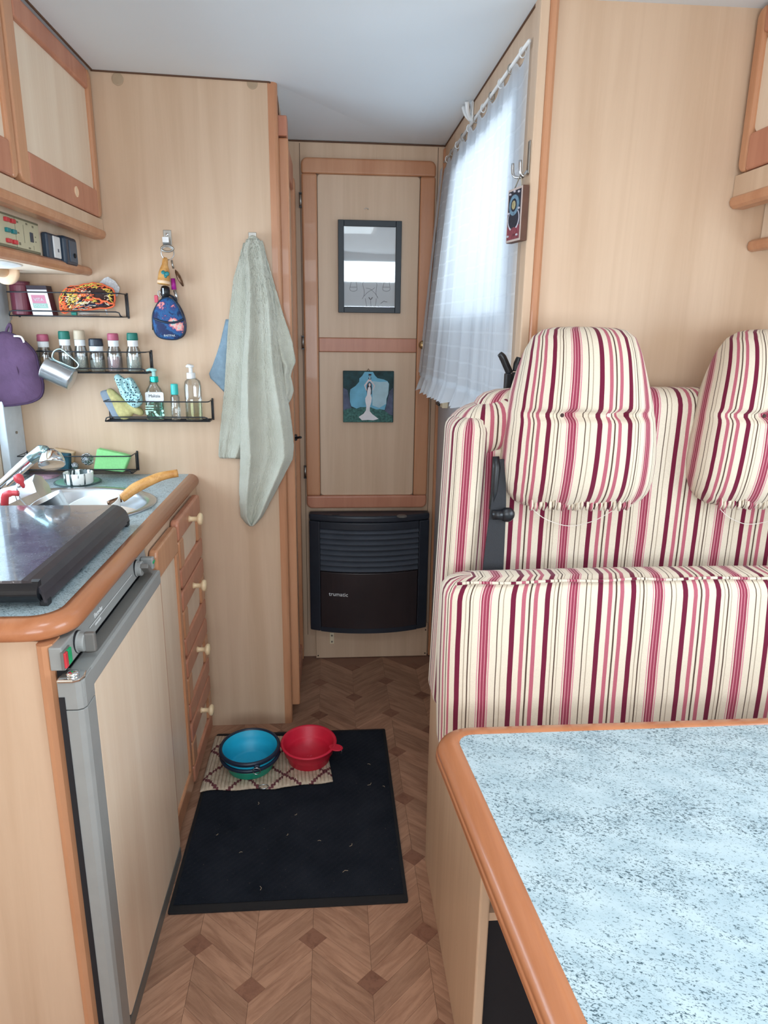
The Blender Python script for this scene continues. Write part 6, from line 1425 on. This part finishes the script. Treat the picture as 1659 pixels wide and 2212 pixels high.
# ------------------------------------------------------------------ things on the floor
mt_ = thing('entrance_mat', (-0.11, 1.74, 0.0), 'large black entrance mat on the aisle floor', 'mat')
MB().prism(rrect(-0.397, 0.179, 1.369, 2.118, 0.006), 'Z', 0.0008, 0.0055).build('rubber_border', 'rubber', mt_)
def matf(u, v): x, y = -0.388+(0.170+0.388)*u, 1.392+(2.108-1.392)*v; return (x, y, 0.0066+0.0012*math.sin(u*170)*math.sin(v*220))
MB().grid(matf, 110, 140).build('pile', 'mat_black', mt_, smooth=True)
random.seed(44)
deb = MB()
for (px, py) in ((565, 1918), (690, 1815), (622, 1803), (470, 1803), (760, 1826), (745, 1880), (560, 1735), (798, 1650), (800, 1695), (830, 1698), (640, 1760), (520, 1840)):
    q = at(px, py, Z=0.009); a_ = random.random()*3; L_ = 0.004+0.006*random.random()
    deb.tube([q+Vector((L_*math.cos(a_+t_*0.5)*(t_-1), L_*math.sin(a_+t_*0.5)*(t_-1), 0)) for t_ in range(3)], 0.0006, 4)
deb.build('plant_bits', 'debris', mt_, kind='stuff')
rg = thing('small_rug', (-0.23, 1.98, 0.0), 'small beige ribbed rug with brown lozenges under the dog bowls', 'rug')
ra, rb, rc_, rd = at(424, 1714, Z=0.01), at(719, 1692, Z=0.01), at(700, 1592, Z=0.01), at(454, 1592, Z=0.01)
rd.y = min(rd.y, WY-0.012); rc_.y = min(rc_.y, WY-0.012); rd.x = max(rd.x, -0.398); ra.x = max(ra.x, -0.398)
LU, LV = (rb-ra).length, (rd-ra).length
NR = 34
def rugf(u, v):
    p = ra*(1-u)*(1-v)+rb*u*(1-v)+rc_*u*v+rd*(1-u)*v
    k = u*NR; rib = abs(math.sin(PI*k))**0.6
    edge = min(1, min(v, 1-v)*18, min(u, 1-u)*30)
    wv_ = 0.006*math.sin(u*7.0+0.8)*(1-v)+0.004*math.sin(u*19)*(1-v)
    return (p.x, p.y+wv_, 0.0115+(0.0012+0.0062*rib)*edge+0.004*math.exp(-((u-0.62)/0.06)**2)*(1-v)**3)
MB().grid(rugf, NR*6, 40, lambda u, v: (u*LU, v*LV+0.02)).build('weave', 'rug_weave', rg, smooth=True, solid=0.004)
ZR = 0.0215
p = at(540, 1613, Z=0.090); bl_ = thing('blue_dog_bowl', (p.x, p.y, ZR), 'collapsible blue and green dog bowl with navy rim on the rug', 'bowl')
o3 = (p.x, p.y, ZR); tilt = Matrix.Rotation(math.radians(2), 4, 'X')
MB().lathe([(0.0, 0.0), (0.066, 0.0), (0.070, 0.004), (0.076, 0.026), (0.079, 0.031), (0.075, 0.031), (0.066, 0.004), (0, 0.004)], o3, 48, tilt).build('lower_ring', 'silicone_green', bl_, smooth=True)
MB().lathe([(0.0, 0.006), (0.060, 0.006), (0.066, 0.010), (0.069, 0.028), (0.074, 0.032), (0.0755, 0.038), (0.0815, 0.046), (0.083, 0.072), (0.0865, 0.073), (0.0845, 0.046), (0.0785, 0.034), (0.074, 0.030)], o3, 48, tilt, cap=False).build('inside', 'silicone_blue', bl_, smooth=True)
MB().lathe([(0.0835, 0.070), (0.0845, 0.0755), (0.088, 0.0775), (0.0925, 0.0755), (0.0945, 0.070), (0.0925, 0.064), (0.088, 0.061), (0.0855, 0.063)], o3, 48, tilt, cap=False).build('rim', 'silicone_navy', bl_, smooth=True)
MB().lathe([(0.0845, 0.052), (0.091, 0.052), (0.0935, 0.047), (0.091, 0.041), (0.083, 0.040)], o3, 48, tilt, cap=False).build('lower_rim', 'silicone_navy', bl_, smooth=True)
for (a_, nm) in ((-1.25, 'front_ring'), (1.35, 'back_ring')):
    q = Vector(o3)+Vector((0.096*math.cos(a_), 0.096*math.sin(a_), 0.060)); B(q.x-0.008, q.x+0.008, q.y-0.006, q.y+0.006, q.z-0.005, q.z+0.008).build('lug', 'silicone_navy', bl_, bevel=0.003)
    MB().tube([q+Vector((0.011*math.cos(2*PI*k/18), (-0.010 if a_ < 0 else 0.006), -0.008+0.011*math.sin(2*PI*k/18))) for k in range(18)], 0.0014, 6, closed=True).build('metal_ring', 'steel', bl_, smooth=True)
q = Vector(o3)+Vector((0.050, -0.110, 0.0)); MB().tube([q+Vector((0.014*math.cos(2*PI*k/18), 0.010*math.sin(2*PI*k/18), 0.004)) for k in range(18)], 0.0014, 6, closed=True).build('metal_ring', 'steel', bl_, smooth=True)
p = at(667, 1606, Z=0.075); rd_ = thing('red_dog_bowl', (p.x, p.y, ZR), 'red silicone dog bowl with a side tab on the rug', 'bowl')
o4 = (p.x, p.y, ZR-0.001); tilt2 = Matrix.Rotation(math.radians(3), 4, 'X')
rbw = MB().lathe([(0.0, 0.0), (0.062, 0.0), (0.066, 0.003), (0.071, 0.026), (0.075, 0.030), (0.078, 0.034), (0.083, 0.058), (0.087, 0.060), (0.089, 0.063), (0.087, 0.066), (0.082, 0.066), (0.078, 0.062), (0.073, 0.036), (0.069, 0.032), (0.066, 0.028), (0.061, 0.006), (0, 0.004)], o4, 48, tilt2).build('body', 'silicone_red', rd_, smooth=True)
ta = -0.42; ct_ = Vector(o4)+Vector((0.094*math.cos(ta), 0.094*math.sin(ta), 0.060))
MB().lathe([(0.0, 0), (0.020, 0.0), (0.021, 0.002), (0.020, 0.004), (0.0, 0.004)], ct_, 20, Matrix.Rotation(ta, 4, 'Z'), sx=1.1, sy=0.8).build('tab', 'silicone_red', rbw, smooth=False)
MB().tube([ct_+Vector((0.014, -0.004, 0.004)), ct_+Vector((0.018, -0.006, -0.008)), ct_+Vector((0.016, -0.006, -0.016))], 0.0012, 6).build('clip', 'steel', rd_, smooth=True)
random.seed(3)
mb = MB()
for k in range(14):
    a_ = random.random()*6.28; r_ = 0.010+0.012*random.random(); q = Vector(o4)+Vector((0.008+r_*math.cos(a_), -0.005+r_*math.sin(a_), 0.0046)); mb.box(q.x-0.0025, q.x+0.0025, q.y-0.0012, q.y+0.0012, q.z-0.0006, q.z+0.0004)
mb.build('embossed_mark', 'coral', rbw)
